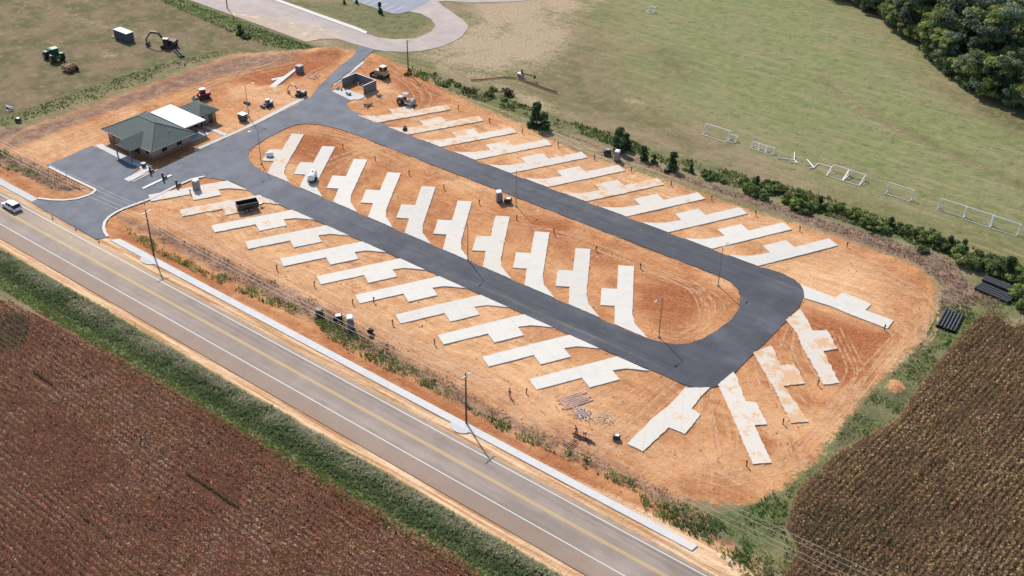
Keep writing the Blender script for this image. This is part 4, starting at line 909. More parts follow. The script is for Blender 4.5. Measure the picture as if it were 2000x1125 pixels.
# compressor-like things
def lump(px, label, name, cat, hd=0, sc=1., top=None, m=black):
    t = thing(name, label, cat, P(*px), hd); t.scale = (sc,)*3
    MB().prism([(-.7, .25), (.7, .25), (.7, .8), (.4, 1.0), (-.6, 1.0), (-.7, .8)], -.4, .4).build('body', m, t, bevel=.05)
    for y in (-.45, .45):
        for x in (-.4, .4): wheel(t, x, y, .25, .14, rim=greyp)
    MB().box(-.1, 0, 1.06, .7, .6, .1).build('top', top or m, t); MB().tube([(.7, 0, .4), (1.4, 0, .35)], .04, 6).build('handle', m, t); return t
lump((791, 254), 'small black roller standing on the dusty pad by the upper lane', 'plate_roller', 'roller', 2.2, .9)
lump((992, 397), 'black generator with pale lid next to the toilet by the upper lane', 'generator', 'generator', .5, 1.1, whitep)
lump((1186, 302), 'dark trailer with grey top beside the back-ditch toilet', 'generator', 'generator', .6, 1.2, greyp)
lump((660, 627), 'dark cart with white lid in the weeds left of the brown toilet', 'tool_cart', 'cart', .9, 1.15, whitep)
lump((1204, 858), 'black utility cart with white nose left of the slanting end pad', 'utility_cart', 'cart', .4, .8, whitep)
lump((36, 238), 'dark pump with white cap beside the weeds at the left edge', 'pump', 'pump', .3, .9, whitep)
t = thing('manhole_ring', 'black ringed manhole barrel standing in the soil by the highway ditch', 'manhole', P(624, 615), 0)
for k in range(3): MB().cyl((0, 0, .02+k*.42), (0, 0, .36+k*.42), .72, .72, 20).build('ring', paint('dark_concrete', (.07, .065, .07), .7, 0, .4), t)
MB().cyl((0, 0, 1.26), (0, 0, 1.30), .6, .6, 20).build('opening', black, t)
t = thing('hose_reel', 'small dark reel lying in the weeds right of the brown toilet', 'reel', P(724, 651), .4)
for y in (-.3, .3): MB().cyl((0, y-.04, .5), (0, y+.04, .5), .5, .5, 16).build('flange', black, t)
MB().cyl((0, -.28, .5), (0, .28, .5), .35, .35, 14).build('coil', brownst, t)
t = thing('roof_vent_box', 'small dark box on the soil by the back ditch', 'box', P(1301, 336), .2); MB().box(0, 0, .35, .8, .7, .6).build('body', black, t); MB().box(0, 0, .69, .9, .8, .08).build('lid', black, t)
# trailer at left edge: white hooped frame
t = thing('hose_cart', 'white hooped frame and dark beam lying on the grass at the left edge', 'frame', P(18, 216), .4)
for x, y in ((-.7, 0), (.2, .3)):
    MB().tube([(x+.6*math.cos(a), y, .6+.55*math.sin(a)) for a in np.linspace(0, 6.28, 13)], .07, 6).build('hoop', whitep, t)
MB().box(.6, -.9, .3, 3.4, .3, .35, rz=-.5).build('beam', black, t); MB().box(.1, -.7, .55, .5, .4, .3).build('cap', whitep, t)
# boat-lift like mower at the far field
t = thing('loader_attachment', 'white-nosed machine with a long black boom beside the orange barrier', 'machine', P(1017, 152), head((1017, 152), (1042, 158)))
MB().box(0, 0, .7, 1.5, 1.2, .9).build('body', greyp, t, bevel=.08); MB().box(-.3, 0, 1.2, .9, 1.0, .15).build('cover', whitep, t)
MB().box(2.0, 0, 1.3, 4.0, .16, .2).build('boom', black, t); MB().box(4.0, 0, 1.1, .3, .5, .8).build('head_plate', black, t); MB().box(.2, .2, 1.7, .3, .3, 1.1).build('mast', black, t)
for y in (-.6, .6): MB().cyl((0, y-.1, .3), (0, y+.1, .3), .3, .3, 12).build('wheel', rubber, t)
# orange plastic barrier
orange = paint('orange_mesh', (.50, .24, .14), .8, 0, .4)
def fence(pts, label, h=.7):
    q = PL(pts); t = thing('barrier_fence', label, 'barrier fence', q[0]); o = q[0]; loc = [(x-o[0], y-o[1]) for x, y in q]
    MB().strip(loc, .04, .05, h).build('fabric', orange, t)
    for x, y in loc: MB().cyl((x, y, 0), (x, y, h+.2), .03, .03, 6).build('stake', wood, t)
fence([(1012, 155), (1030, 163), (1050, 170), (1068, 177), (1088, 183)], 'sagging orange plastic barrier right of the white-nosed machine')
fence([(920, 158), (940, 157), (960, 155), (985, 152), (995, 153), (1008, 154)], 'faded orange plastic barrier left of the white-nosed machine', .4)

# soccer goals
def goal(x0, x1, vf, vb, h, label, extra=()):
    t = thing('soccer_goal', label, 'soccer goal', ((x0+x1)/2, vf), 0, 'soccer goals beside the ditch'); L = abs(x1-x0)/2; D = vb-vf
    r = .085; top = D*.25
    MB().tube([(-L, 0, 0), (-L, 0, h)], r, 8).build('post', whitep, t); MB().tube([(L, 0, 0), (L, 0, h)], r, 8).build('post', whitep, t)
    MB().tube([(-L, 0, h), (L, 0, h)], r, 8).build('crossbar', whitep, t)
    for x in (-L, L): MB().tube([(x, 0, h), (x, top, h), (x, D, 0), (x, 0, .05)], r*.8, 6).build('side_frame', whitep, t)
    MB().tube([(-L, D, .05), (L, D, .05)], r*.8, 6).build('ground_bar', whitep, t)
    nt_ = MB()
    for i in range(int(L*2/.3)+1):
        x = -L+i*.3; nt_.tube([(x, top, h), (x, D, .05)], .005, 3)
    for k in range(7):
        f = k/7; nt_.tube([(-L, top+(D-top)*f, h*(1-f)), (L, top+(D-top)*f, h*(1-f))], .005, 3)
    nt_.build('net', greyp, t)
goal(63.8, 69.1, -217.3, -215.95, 2.1, 'white soccer goal standing alone, second group from the right')
goal(52.9, 58.2, -217.35, -216.3, 2.1, 'white soccer goal at the left of the rightmost joined three')
goal(47.5, 52.8, -217.3, -215.75, 2.1, 'white soccer goal in the middle of the rightmost joined three')
goal(42.1, 47.3, -217.1, -215.7, 2.1, 'white soccer goal at the right of the rightmost joined three')
goal(106.8, 112.9, -217.9, -216.2, 2.1, 'large netted soccer goal farthest left beside the ditch')
goal(105.1, 106.75, -218.4, -216.9, 1.1, 'small white goal tucked against the large leftmost goal')
for i, x in enumerate((99.35, 97.55, 95.75)): goal(x, x+1.7, -218.1, -216.95, 1.2, 'small white goal, %s of the three set side by side' % ('leftmost', 'middle', 'rightmost')[i])
for i, x in enumerate((78.6, 74.85)): goal(x, x+3.6, -219.0, -215.75, 1.25, 'low wide white goal, %s of the joined pair' % ('left', 'right')[i])
q = P(1271, 24); goal(q[0]-.9, q[0]+.9, q[1]-1, q[1]+.6, 1.3, 'tiny white goal alone far out on the sports field')
def bent(name, pts, label, z=.1):
    q = [P(x, y) for x, y, *_ in pts]; t = thing(name, label, 'goal frame', q[0], 0, 'broken goal frames')
    MB().tube([(a[0]-q[0][0], a[1]-q[0][1], p[2] if len(p) > 2 else z) for a, p in zip(q, pts)], .085, 8).build('frame', whitep, t)
bent('broken_goal', [(1523, 308, 2.0), (1519, 309, .1), (1551, 313, .1), (1551, 303, .8), (1551, 312, .1), (1557, 319, .1), (1541, 315, .1)], 'broken white goal frame lying flat right of the three small goals')
bent('broken_goal', [(1576, 313, .2), (1590, 328, .1), (1598, 320, .1), (1625, 328, .15)], 'bent white goal frame lying in a zigzag left of the low pair')
bent('broken_goal', [(1577, 321, .4), (1584, 322, .1), (1590, 328, .1), (1580, 329, .1)], 'twisted white bar piece at the left end of the zigzag frame')

# gate equipment, delineators, risers, stakes
for i, (a, lb) in enumerate((((294, 339), 'black gate operator post by the front walk'), ((319, 352), 'black gate post on the median kerb'), ((346, 366), 'black gate post by the right-hand entrance kerb'))):
    t = thing('gate_post', lb, 'gate post', P(*a), 0, 'gate posts at the entrance'); hh = 1.6
    MB().box(0, 0, hh/2+.05, .35, .3, hh).build('post', black, t, bevel=.02); MB().box(0, 0, hh+.1, .42, .38, .1).build('cap', black, t)
    MB().box(.1, -.6, .45, .25, .9, .35).build('arm_housing', black, t)
t = thing('planter_barrel', 'dark round barrel on the walk at the corner of the office', 'barrel', P(281, 326), 0); MB().cyl((0, 0, .05), (0, 0, .9), .45, .5, 16).build('body', brownst, t); MB().cyl((0, 0, .9), (0, 0, .95), .52, .52, 16).build('rim', greyp, t)
for a, lb in (((103, 428), 'thin dark marker stake at the left of the unpaved gap by the highway'), ((148, 448), 'thin dark marker stake in the middle of the gap by the highway'), ((193, 472), 'dark marker stake at the right corner of the entrance'), ((282, 397), 'small dark sign post behind the right entrance kerb'), ((130, 345), 'small dark stake on the bank beside the parking lot kerb')):
    t = thing('marker_stake', lb, 'marker stake', P(*a)); MB().cyl((0, 0, 0), (0, 0, 1.0), .05, .05, 6).build('stake', black, t); MB().box(0, 0, .15, .3, .3, .12).build('foot', black, t)
RIS = [('front', [(372, 379), (614, 559), (689, 594), (767, 634), (849, 673), (730, 590), (541, 527), (1028, 769)]), ('island', [(670, 289), (733, 314), (799, 341), (867, 369), (936, 399), (1009, 429), (1082, 456), (1164, 490), (1251, 524)]),
       ('back', [(895, 214), (956, 239), (1020, 260), (1090, 286), (1161, 311), (1233, 335), (1311, 362), (1390, 391), (1476, 421), (1562, 451), (1654, 482)]), ('bend', [(1727, 644), (1597, 752), (1529, 828), (1458, 910)])]
WHR = {'front': 'a front-row pad near the highway', 'island': 'an island pad', 'back': 'a back-row pad', 'bend': 'an end pad below the loop bend'}
rp = thing('utility_riser', '', 'utility riser'); MB().cyl((0, 0, 0), (0, 0, 1.1), .09, .09, 8).build('pipe', brownst, rp); MB().box(.1, 0, .85, .12, .2, .3).build('meter_box', brownst, rp)
first = True
for row, L in RIS:
    for i, a in enumerate(L):
        o = rp if first else copy_tree(rp); first = False; q = P(*a); o.location = (q[0], q[1], 0); o.rotation_euler = (0, 0, random.uniform(0, 6))
        tag(o, 'dark utility riser by %s, %s from the left' % (WHR[row], ORD[i]), 'utility riser', 'utility risers of the pads')

# white sport wagon on the highway
t = thing('car', 'white sport utility car driving left on the highway, cut by the picture edge', 'car', (202.9, -99.25), 0)
carw = paint('white_car_paint', (.80, .81, .84), .2, 0, .03)
prof = [(-2.3, .35), (-2.35, .75), (-2.25, 1.02), (1.0, 1.08), (2.15, .92), (2.35, .7), (2.3, .35)]
MB().prism(prof, -.92, .92).build('body', carw, t, bevel=.09)
vs = []; pr = [(-2.2, 1.0), (-1.75, 1.62), (.35, 1.66), (1.15, 1.05)]
for y0, y1 in ((-1, 1),):
    vs = [(x, -.86 if z < 1.2 else -.68, z) for x, z in pr]+[(x, .86 if z < 1.2 else .68, z) for x, z in pr]
MB().add(vs, [(0, 1, 2, 3), (7, 6, 5, 4), (1, 0, 4, 5), (2, 1, 5, 6), (3, 2, 6, 7), (0, 3, 7, 4)]).build('cabin_glass', glass, t)
MB().prism([(-1.85, 1.60), (.40, 1.64), (.35, 1.70), (-1.75, 1.68)], -.70, .70).build('roof', carw, t, bevel=.02)
for x in (-1.1, .0, .55): 
    for s_ in (-1, 1): MB().tube([(x, s_*.875, 1.03), (x+.02 if x < .5 else x+.1, s_*.7, 1.62)], .035, 5).build('pillar', carw, t)
for x in (-1.45, 1.45):
    for y in (-.86, .86): wheel(t, x, y, .36, .22, rim=steel)
for s_ in (-1, 1): MB().box(-2.32, s_*.72, .92, .06, .3, .22).build('tail_light', redp, t); MB().box(2.28, s_*.68, .78, .1, .4, .16).build('headlight', whitep, t)
for s_ in (-1, 1): MB().box(.85, s_*1.0, 1.12, .15, .18, .12).build('mirror', carw, t)

# ------------------------------------------------------------------ people
skinm = paint('skin', (.42, .25, .17), .6, 0, .05)
def person(px, label, rz, J, shirt, trousers, hatm, hat=False):
    t = thing('person', label, 'person', P(*px), rz)
    names = list(J.keys()); E_ = [('pelvis', 'chest'), ('chest', 'neck'), ('neck', 'head'), ('head', 'crown'), ('chest', 'shl'), ('shl', 'ell'), ('ell', 'hal'), ('chest', 'shr'), ('shr', 'elr'), ('elr', 'har'), ('pelvis', 'hil'), ('hil', 'knl'), ('knl', 'anl'), ('anl', 'tol'), ('pelvis', 'hir'), ('hir', 'knr'), ('knr', 'anr'), ('anr', 'tor')]
    rad = dict(pelvis=.13, chest=.15, neck=.06, head=.1, crown=.085, shl=.07, ell=.05, hal=.04, shr=.07, elr=.05, har=.04, hil=.1, knl=.07, anl=.05, tol=.04, hir=.1, knr=.07, anr=.05, tor=.04)
    def skin(name, edges, grow, mat):
        ns = []; [ns.append(n) for e in edges for n in e if n not in ns]
        me = bpy.data.meshes.new(name); me.from_pydata([J[n] for n in ns], [(ns.index(a), ns.index(b)) for a, b in edges], []); me.materials.append(mat)
        o = bpy.data.objects.new(name, me); C.objects.link(o); o.parent = t
        m = o.modifiers.new('skin', 'SKIN'); sv = me.skin_vertices[0].data if len(me.skin_vertices) else None
        if sv is None:
            bpy.context.view_layer.objects.active = o; sv = me.skin_vertices.new().data if hasattr(me.skin_vertices, 'new') else None
        if sv:
            for i, n in enumerate(ns): sv[i].radius = (rad[n]*grow,)*2
            sv[0].use_root = True
        s2 = o.modifiers.new('sub', 'SUBSURF'); s2.levels = 1; s2.render_levels = 1; return o
    skin('body', E_, 1., skinm)
    skin('shirt', [('pelvis', 'chest'), ('chest', 'shl'), ('shl', 'ell'), ('chest', 'shr'), ('shr', 'elr')], 1.18, shirt)
    skin('trousers', [('pelvis', 'hil'), ('hil', 'knl'), ('knl', 'anl'), ('pelvis', 'hir'), ('hir', 'knr'), ('knr', 'anr')], 1.2, trousers)
    c = J['crown']; MB().ball((c[0], c[1], c[2]+.02), .13, .12, .11, 10, 6).build('hard_hat' if hat else 'hair', hatm, t, smooth=True)
    return t
stand = dict(pelvis=(0, 0, .95), chest=(.03, 0, 1.35), neck=(.04, 0, 1.5), head=(.06, 0, 1.62), crown=(.07, 0, 1.72), shl=(.03, .2, 1.42), ell=(.02, .27, 1.15), hal=(.15, .26, .92), shr=(.03, -.2, 1.42), elr=(.0, -.27, 1.15), har=(.16, -.25, .95),
             hil=(0, .1, .9), knl=(.16, .1, .5), anl=(.12, .1, .08), tol=(.28, .1, .05), hir=(0, -.1, .9), knr=(-.02, -.1, .5), anr=(-.22, -.1, .1), tor=(-.08, -.1, .05))
bend = dict(pelvis=(0, 0, .85), chest=(.32, 0, 1.12), neck=(.42, 0, 1.2), head=(.52, 0, 1.28), crown=(.56, 0, 1.36), shl=(.34, .2, 1.15), ell=(.45, .24, .88), hal=(.6, .2, .7), shr=(.34, -.2, 1.15), elr=(.48, -.24, .9), har=(.62, -.18, .72),
            hil=(0, .12, .8), knl=(.15, .14, .45), anl=(0, .14, .07), tol=(.16, .15, .05), hir=(0, -.12, .8), knr=(.1, -.14, .45), anr=(-.1, -.14, .07), tor=(.06, -.15, .05))
person((996, 775), 'person in a dark shirt and jeans walking on the soil below the front-row pads', 1.2, stand, paint('blue_grey_shirt', (.12, .13, .18), .8), paint('dark_jeans', (.03, .035, .06), .8), black)
person((1126, 850), 'person in dark clothes bending at the trench beside the highway ditch', -.6, bend, paint('dark_shirt', (.05, .03, .03), .8), paint('dark_jeans', (.03, .035, .06), .8), black)
person((1141, 853), 'person in a red shirt and white hard hat working at the trench', 2.4, bend, paint('red_shirt', (.55, .06, .03), .8), paint('dark_jeans', (.03, .035, .06), .8), whitep, True)
t = thing('trench_beam', 'dark pipe with pale end lying in the trench beside the two workers', 'pipe', P(1138, 856), head((1122, 848), (1152, 860))); MB().cyl((-1.7, 0, .2), (1.7, 0, .2), .16, .16, 12).build('barrel', brownst, t); MB().cyl((1.7, 0, .2), (2.0, 0, .2), .18, .18, 12).build('coupling', TRIM, t)
pipe_bundle('plastic_pipe', (1107, 873), (1126, 858), 3, .06, .3, 'thin dark pipe propped in the trench spoil by the workers', brownst, 'thin pipes at the trench', .1)
# ------------------------------------------------------------------ vegetation
def leaf_cloud(cent, rad, n, size, cols, flat=.6, aspect=1.6, seed=0, up=.35):
    """n leaf quads spread near the shells of clumps"""
    r = np.random.default_rng(seed); k = r.integers(0, len(cent), n); d = r.normal(size=(n, 3)); d /= np.linalg.norm(d, axis=1)[:, None]
    d[:, 2] = np.abs(d[:, 2])*.9-.25*(r.random(n) < .4)
    rr = rad[k]*(r.random(n)**.35); c = cent[k]+d*rr[:, None]*np.array([1, 1, flat])
    nrm = d+r.normal(size=(n, 3))*.55+np.array([0, 0, up]); nrm /= np.linalg.norm(nrm, axis=1)[:, None]
    a = np.cross(nrm, r.normal(size=(n, 3))); a /= np.linalg.norm(a, axis=1)[:, None]; b = np.cross(nrm, a)
    s = size*r.uniform(.6, 1.35, n)[:, None]; a = a*s*aspect*.5; b = b*s*.5
    V = np.stack([c-a, c-b*.9, c+a, c+b*.9], 1).reshape(-1, 3); Q_ = np.arange(n*4).reshape(-1, 4)
    tone = r.uniform(.75, 1.25, len(cent)); ci = r.integers(0, len(cols), len(cent)); cl = np.array(cols)[ci][k]*tone[k][:, None]*r.uniform(.7, 1.3, n)[:, None]
    return V, Q_, cl
def tree_proto(kind, seed, h, w, n, cols, size=.5, trunk=True, z0=.3):
    r = np.random.default_rng(seed); nc = max(6, int(w*h*.32)) if h > 5 else 26; ph = r.uniform(0, 6.28, nc); zz = r.uniform(z0, .95, nc)
    if kind == 'cone': rad_at = (1-zz)*.9+.12
    else: rad_at = np.sqrt(np.clip(1-((zz-.55)/.5)**2, .05, 1))
    rr = rad_at*w*(.5 if kind != 'cone' else .42)*np.sqrt(r.uniform(.1, 1, nc)); cent = np.c_[rr*np.cos(ph), rr*np.sin(ph), zz*h-.08*h]; rad = r.uniform(.16, .30, nc)*(1 if h > 5 else .72)*w*(1.15 if kind == 'cone' else 1)
    cent[:, 2] = np.where(cent[:, 2] < rad*.6, rad*.6, cent[:, 2]) if h < 5 else cent[:, 2]
    t = bpy.data.objects.new('tree', None); C.objects.link(t); V, Q_, cl = leaf_cloud(cent, rad, n, size, cols, .75, 1.5, seed)
    V[:, 2] = np.maximum(V[:, 2], .05)
    fastmesh('crown', V, Q_, cl, LEAF, t)
    mb = MB().cyl((0, 0, -.2), (0, 0, h*.75), .035*h+.02, .01*h, 8)
    for c in cent[:7]: mb.cyl((0, 0, h*r.uniform(.2, .5)), tuple(c), .012*h+.01, .006*h, 5)
    mb.build('trunk', BARK, t); return t
DG = [(.085, .13, .06), (.135, .19, .08), (.22, .26, .08), (.13, .175, .115), (.20, .215, .12), (.27, .29, .085)]
forest_p = [tree_proto('round', 100+i, h, w, n, DG, .6, z0=.1) for i, (h, w, n) in enumerate(((14, 9, 6200), (16, 10, 7000), (12, 8, 5200), (15, 8, 6000), (8, 7.5, 4500)))]
edge = PL([(1590, -12), (1645, 6), (1700, 34), (1740, 60), (1765, 84), (1800, 112), (1830, 140), (1856, 164), (1882, 180), (1905, 192), (1945, 206), (2000, 236), (2080, 280)])
fpoly2 = edge+PL([(2300, 250), (2200, -90), (1590, -90)])
fpoly = PL([(1600, -24), (1640, -6), (1705, 20), (1765, 55), (1812, 96), (1850, 130), (1885, 158), (1930, 192), (2090, 262), (2200, 250), (2200, -40), (1900, -90), (1600, -90)])
pts = []
ee = np.array(edge); ed = np.r_[0, np.cumsum(np.hypot(*np.diff(ee, axis=0).T))]; es = np.arange(0, ed[-1], 4.6)
ex, ey = np.interp(es, ed, ee[:, 0]), np.interp(es, ed, ee[:, 1]); tx, ty = np.gradient(ex), np.gradient(ey); tl = np.hypot(tx, ty)
for x, y, a, b in zip(ex, ey, -ty/tl, tx/tl):
    k = 3.2+random.uniform(-.6, 1.2); q = (x+a*k, y+b*k)
    if not inside(fpoly2, np.array([q[0]]), np.array([q[1]]))[0]: q = (x-a*k, y-b*k)
    pts.append(q)
nedge = len(pts)
X, Y = scatter(fpoly, .6)
for x, y in zip(X, Y):
    dmin = 5.6
    if all((x-a)**2+(y-b)**2 > dmin**2 for a, b in pts): pts.append((x, y))
    if len(pts) > 190: break
# the trees along the wood's edge stand in a ragged line
FL = ['broad dark green tree of the dense wood in the top right corner', 'yellow-green leafy tree of the wood in the top right corner']
for i, (x, y) in enumerate(pts):
    o = forest_p[i] if i < len(forest_p) else copy_tree(forest_p[i % len(forest_p)]); o.name = 'forest_tree'
    s = random.uniform(.75, 1.12) if i >= nedge else random.uniform(.5, .85); o.location = (x, y, 0); o.rotation_euler = (0, 0, random.uniform(0, 6.28)); o.scale = (s, s, s*random.uniform(.9, 1.1))
    tag(o, FL[0], 'tree', 'trees of the wood in the top right corner')
# understorey along the edge
SG = [(.13, .18, .06), (.20, .25, .075), (.28, .31, .10), (.10, .14, .055)]
YG = [(.24, .31, .065), (.29, .34, .09), (.19, .26, .06)]
sh_p = [tree_proto('round', 200+i, 2.3-.4*i, 2.9+.3*i, 2100, SG, .24, z0=.0) for i in range(3)]+[tree_proto('cone', 210+i, 3.4, 2.5, 2600, [(.055, .095, .04), (.08, .13, .045), (.11, .17, .05)], .22, z0=.0) for i in range(2)]+[tree_proto('round', 220, 2.1, 3.0, 1900, YG, .24, z0=.0)]
used = [False]*len(sh_p)
def shrub(px, k, s, label, group, name='shrub', cat='shrub', asp=1.):
    o = sh_p[k] if not used[k] else copy_tree(sh_p[k]); used[k] = True; o.name = name; q = P(*px); o.location = (q[0], q[1], -.1); o.rotation_euler = (0, 0, random.uniform(0, 6.28)); o.scale = (s, s, s*asp)
    return tag(o, label, cat, group)
GH = 'bushes along the back ditch'
ONE = {(1048, 246): (4, 1.35, 'largest dark evergreen bush standing at the ditch bend below the orange barrier'), (1208, 293): (4, 1.25, 'tall dark evergreen bush directly behind the grey portable toilet'), (1256, 311): (3, .75, 'slim small evergreen just right of the grey toilet'),
       (1277, 318): (3, .5, 'smallest upright evergreen seedling right of the grey toilet'), (1314, 330): (3, .95, 'evergreen bush above the small dark box')}
for px, (k, s, lb) in ONE.items(): shrub(px, k, s*1.35, lb, None, 'evergreen_bush', 'bush')
shrub((1064, 252), 3, 1.2, 'darker evergreen leaning on the largest bush at the ditch bend', None, 'evergreen_bush', 'bush'); shrub((1222, 290), 3, 1.15, 'evergreen on the right shoulder of the bush behind the toilet', None, 'evergreen_bush', 'bush')
line_ = [(1350, 335, .55), (1382, 344, 1.0), (1396, 346, .9), (1412, 356, .5), (1460, 372, 1.0), (1474, 378, 1.0), (1492, 386, .9), (1452, 360, .8), (1478, 362, .8), (1502, 376, .8), (1522, 372, .9), (1540, 392, 1.1), (1556, 404, 1.25), (1572, 412, 1.2), (1590, 408, 1.0), (1560, 388, .9), (1600, 405, .95), (1616, 408, .9), (1636, 412, 1.),
         (1652, 420, .9), (1668, 424, .9), (1690, 438, 1.0), (1704, 446, 1.15), (1724, 452, 1.1), (1738, 446, .9), (1756, 450, .8), (1772, 452, 1.), (1790, 460, 1.), (1806, 470, 1.15), (1800, 490, .8), (1822, 474, 1.05), (1838, 484, 1.), (1852, 488, .9), (1868, 498, 1.1), (1882, 512, 1.2), (1895, 520, 1.1), (1906, 510, 1.), (1922, 515, 1.2), (1938, 530, 1.2), (1954, 528, 1.1), (1968, 540, 1.), (1985, 545, 1.2), (1998, 556, 1.2), (2012, 560, 1.3), (1990, 580, 1.1), (1996, 600, 1.), (1946, 512, .8), (1975, 518, .8), (1880, 492, .8)]
line_ += [(x+random.uniform(-9, 9), y+random.uniform(-3, 6), s*random.uniform(.35, .6)) for x, y, s in line_ for _ in range(1)]
for i, (x, y, s) in enumerate(line_):
    k = i % 3 if i % 4 else (5 if i % 8 else 3); shrub((x, y), k, s*(1.08 if x > 1830 else .88)*(1 if i % 5 else 1.25), 'leafy green bush in the ragged hedge along the back ditch', GH)
BL = [(985, 196, .6), (955, 187, .85), (962, 176, .7), (908, 178, .8), (922, 182, .75), (895, 168, .6), (1000, 188, .5), (880, 158, .5), (850, 146, .5), (796, 146, .55), (800, 138, .45)]
for x, y, s in BL: shrub((x, y), (1 if s > .7 else 2), s*.9, 'low green bush in the weeds between the utility pole and the barrier', 'low bushes by the upper ditch')
shrub((470, 68), 3, .9, 'dark evergreen standing in the grass bank below the old road', None, 'evergreen_bush', 'bush'); shrub((482, 74), 1, .7, 'round bush just right of the evergreen below the old road', None)
for x, y, s, lb in ((742, 25, .75, 'small young tree at the edge of the far parking lot'), (672, 6, .5, 'tiny sapling on the lawn left of the parking bays'), (697, 6, .5, 'tiny sapling next to the first parking bay line')):
    shrub((x, y), 3, s, lb, None, 'young_tree', 'tree', 1.3)
# purple-brown brush pile
o = tree_proto('round', 300, 1.5, 3.4, 900, [(.09, .045, .04), (.14, .08, .06)], .25, z0=.05); o.name = 'brush_pile'; q = P(990, 185); o.location = (q[0], q[1], 0); tag(o, 'reddish dead brush heap beside the upper ditch', 'brush pile')
for i, u in enumerate(used):
    if not u: bpy.data.objects.remove(sh_p[i], do_unlink=True)

def blades(name, X, Y, hh, w, cols, label, n=4, lean=.45, kind='stuff', mat=None, z=-.03, curve=True):
    """tufts of n bent blades at X,Y as one mesh"""
    m = len(X)*n; x = np.repeat(X, n)+RNG.normal(0, .1, m); y = np.repeat(Y, n)+RNG.normal(0, .1, m); a = RNG.uniform(0, 6.283, m); h = np.repeat(hh, n)*RNG.uniform(.55, 1.15, m)
    dx = np.cos(a); dy = np.sin(a); le = RNG.uniform(.1, 1, m)*lean*h; ww = w*RNG.uniform(.6, 1.4, m)/2
    px, py = -dy*ww, dx*ww
    z0 = np.full(m, z)
    V = np.stack([np.c_[x-px, y-py, z0], np.c_[x+px, y+py, z0], np.c_[x+dx*le*.4+px*.8, y+dy*le*.4+py*.8, h*.65], np.c_[x+dx*le*.4-px*.8, y+dy*le*.4-py*.8, h*.65], np.c_[x+dx*le*1.5+px*.25, y+dy*le*1.5+py*.25, h*.92], np.c_[x+dx*le*1.5-px*.25, y+dy*le*1.5-py*.25, h*.92]], 1).reshape(-1, 3)
    b = np.arange(m)*6; Q_ = np.stack([np.c_[b, b+1, b+2, b+3], np.c_[b+3, b+2, b+4, b+5]], 1).reshape(-1, 4)
    cl = np.repeat(cols, n, 0)*RNG.uniform(.65, 1.35, m)[:, None]; cl = np.repeat(cl, 2, 0)
    o = fastmesh(name, V, Q_, cl, mat or LEAF); return tag(o, label, name.replace('_', ' '), kind=kind)
def pick(X, Y, pal, scale, seed):
    f = fbm(X, Y, scale, seed, 3)+RNG.normal(0, .07, len(X)); i = np.clip(((f-.3)/.4*len(pal)).astype(int), 0, len(pal)-1); return np.array(pal)[i]
# highway verge, between shoulder and crop
UV = [(20, -90.0), (255, -90.0), (255, -81.6), (20, -81.6)]
X, Y = scatter(UV, 13, lambda x, y: np.clip((-89.6+1.1*fbm(x, y, 4, 3)-y)*-1.6+.2, 0, 1))
f = fbm(X, Y, 3.5, 21, 3); mid = np.clip(1-np.abs(Y+87.4)/3.2, 0, 1)
hh = .22+.8*mid*np.clip(f*2-.5, 0, 1)+.1*RNG.random(len(X))
pal = np.array([(.15, .19, .08), (.21, .245, .11), (.27, .285, .145), (.31, .31, .18), (.36, .345, .21), (.42, .385, .26)])
g = np.clip(fbm(X, Y, 6, 33, 3)*1.5-.35+(np.clip((-86.6-Y)/3, -.6, .35)), 0, .999); col = pal[np.clip((g*6+RNG.normal(0, 1.1, len(X))).astype(int), 0, 5)]
gr = Y > -83.9; col[gr] = np.array([(.18, .25, .065), (.15, .21, .06), (.24, .26, .09)])[RNG.integers(0, 3, gr.sum())]; hh[gr] *= .55
blades('verge_grass', X, Y, hh, .12, col, 'tall grey-green grass and weeds between the highway and the left crop field', 5, .6)
# ditch strip weeds by the highway
WD = [[(-60, 275), (0, 290), (40, 310), (75, 340), (60, 345), (10, 330), (-60, 300)], [(243, 440), (262, 448), (330, 490), (420, 530), (500, 562), (590, 606), (570, 614), (480, 575), (400, 540), (310, 495), (255, 462)], [(608, 620), (640, 622), (690, 645), (740, 680), (890, 765), (888, 782), (800, 742), (720, 706), (640, 660)],
      [(895, 780), (940, 808), (1010, 830), (1040, 855), (1140, 890), (1240, 940), (1240, 960), (1120, 905), (1000, 850), (930, 815)], [(1245, 965), (1340, 985), (1400, 1010), (1460, 1060), (1520, 1125), (1480, 1125), (1380, 1060), (1260, 1000)]]
XX = []; YY = []
for q in WD:
    X, Y = scatter(PL(q), 11, lambda x, y: np.clip(fbm(x, y, 2.6, 44, 3)*4.2-1.25, 0, 1)); XX.append(X); YY.append(Y)
X = np.concatenate(XX); Y = np.concatenate(YY)
blades('ditch_weeds', X, Y, .2+.35*RNG.random(len(X)), .12, pick(X, Y, [(.09, .15, .045), (.14, .21, .06), (.19, .25, .075), (.42, .36, .19)], 2.5, 5), 'patchy green weeds along the highway ditch', 4)
X, Y = scatter(PL([(60, 315), (170, 370), (110, 372), (40, 340)])+[], 8); X2, Y2 = scatter(PL([(300, 440), (620, 585), (960, 790), (1330, 970), (1330, 990), (950, 815), (600, 615), (320, 485)]), 7, lambda x, y: np.clip(fbm(x, y, 2.5, 45, 3)*3.5-1.3, 0, 1))
X = np.r_[X, X2]; Y = np.r_[Y, Y2]
blades('dead_weeds', X, Y, .12+.22*RNG.random(len(X)), .10, pick(X, Y, [(.24, .15, .11), (.38, .28, .18), (.20, .13, .09), (.50, .40, .26)], 2, 6), 'brown dead weeds and straw on the highway ditch bank', 4)
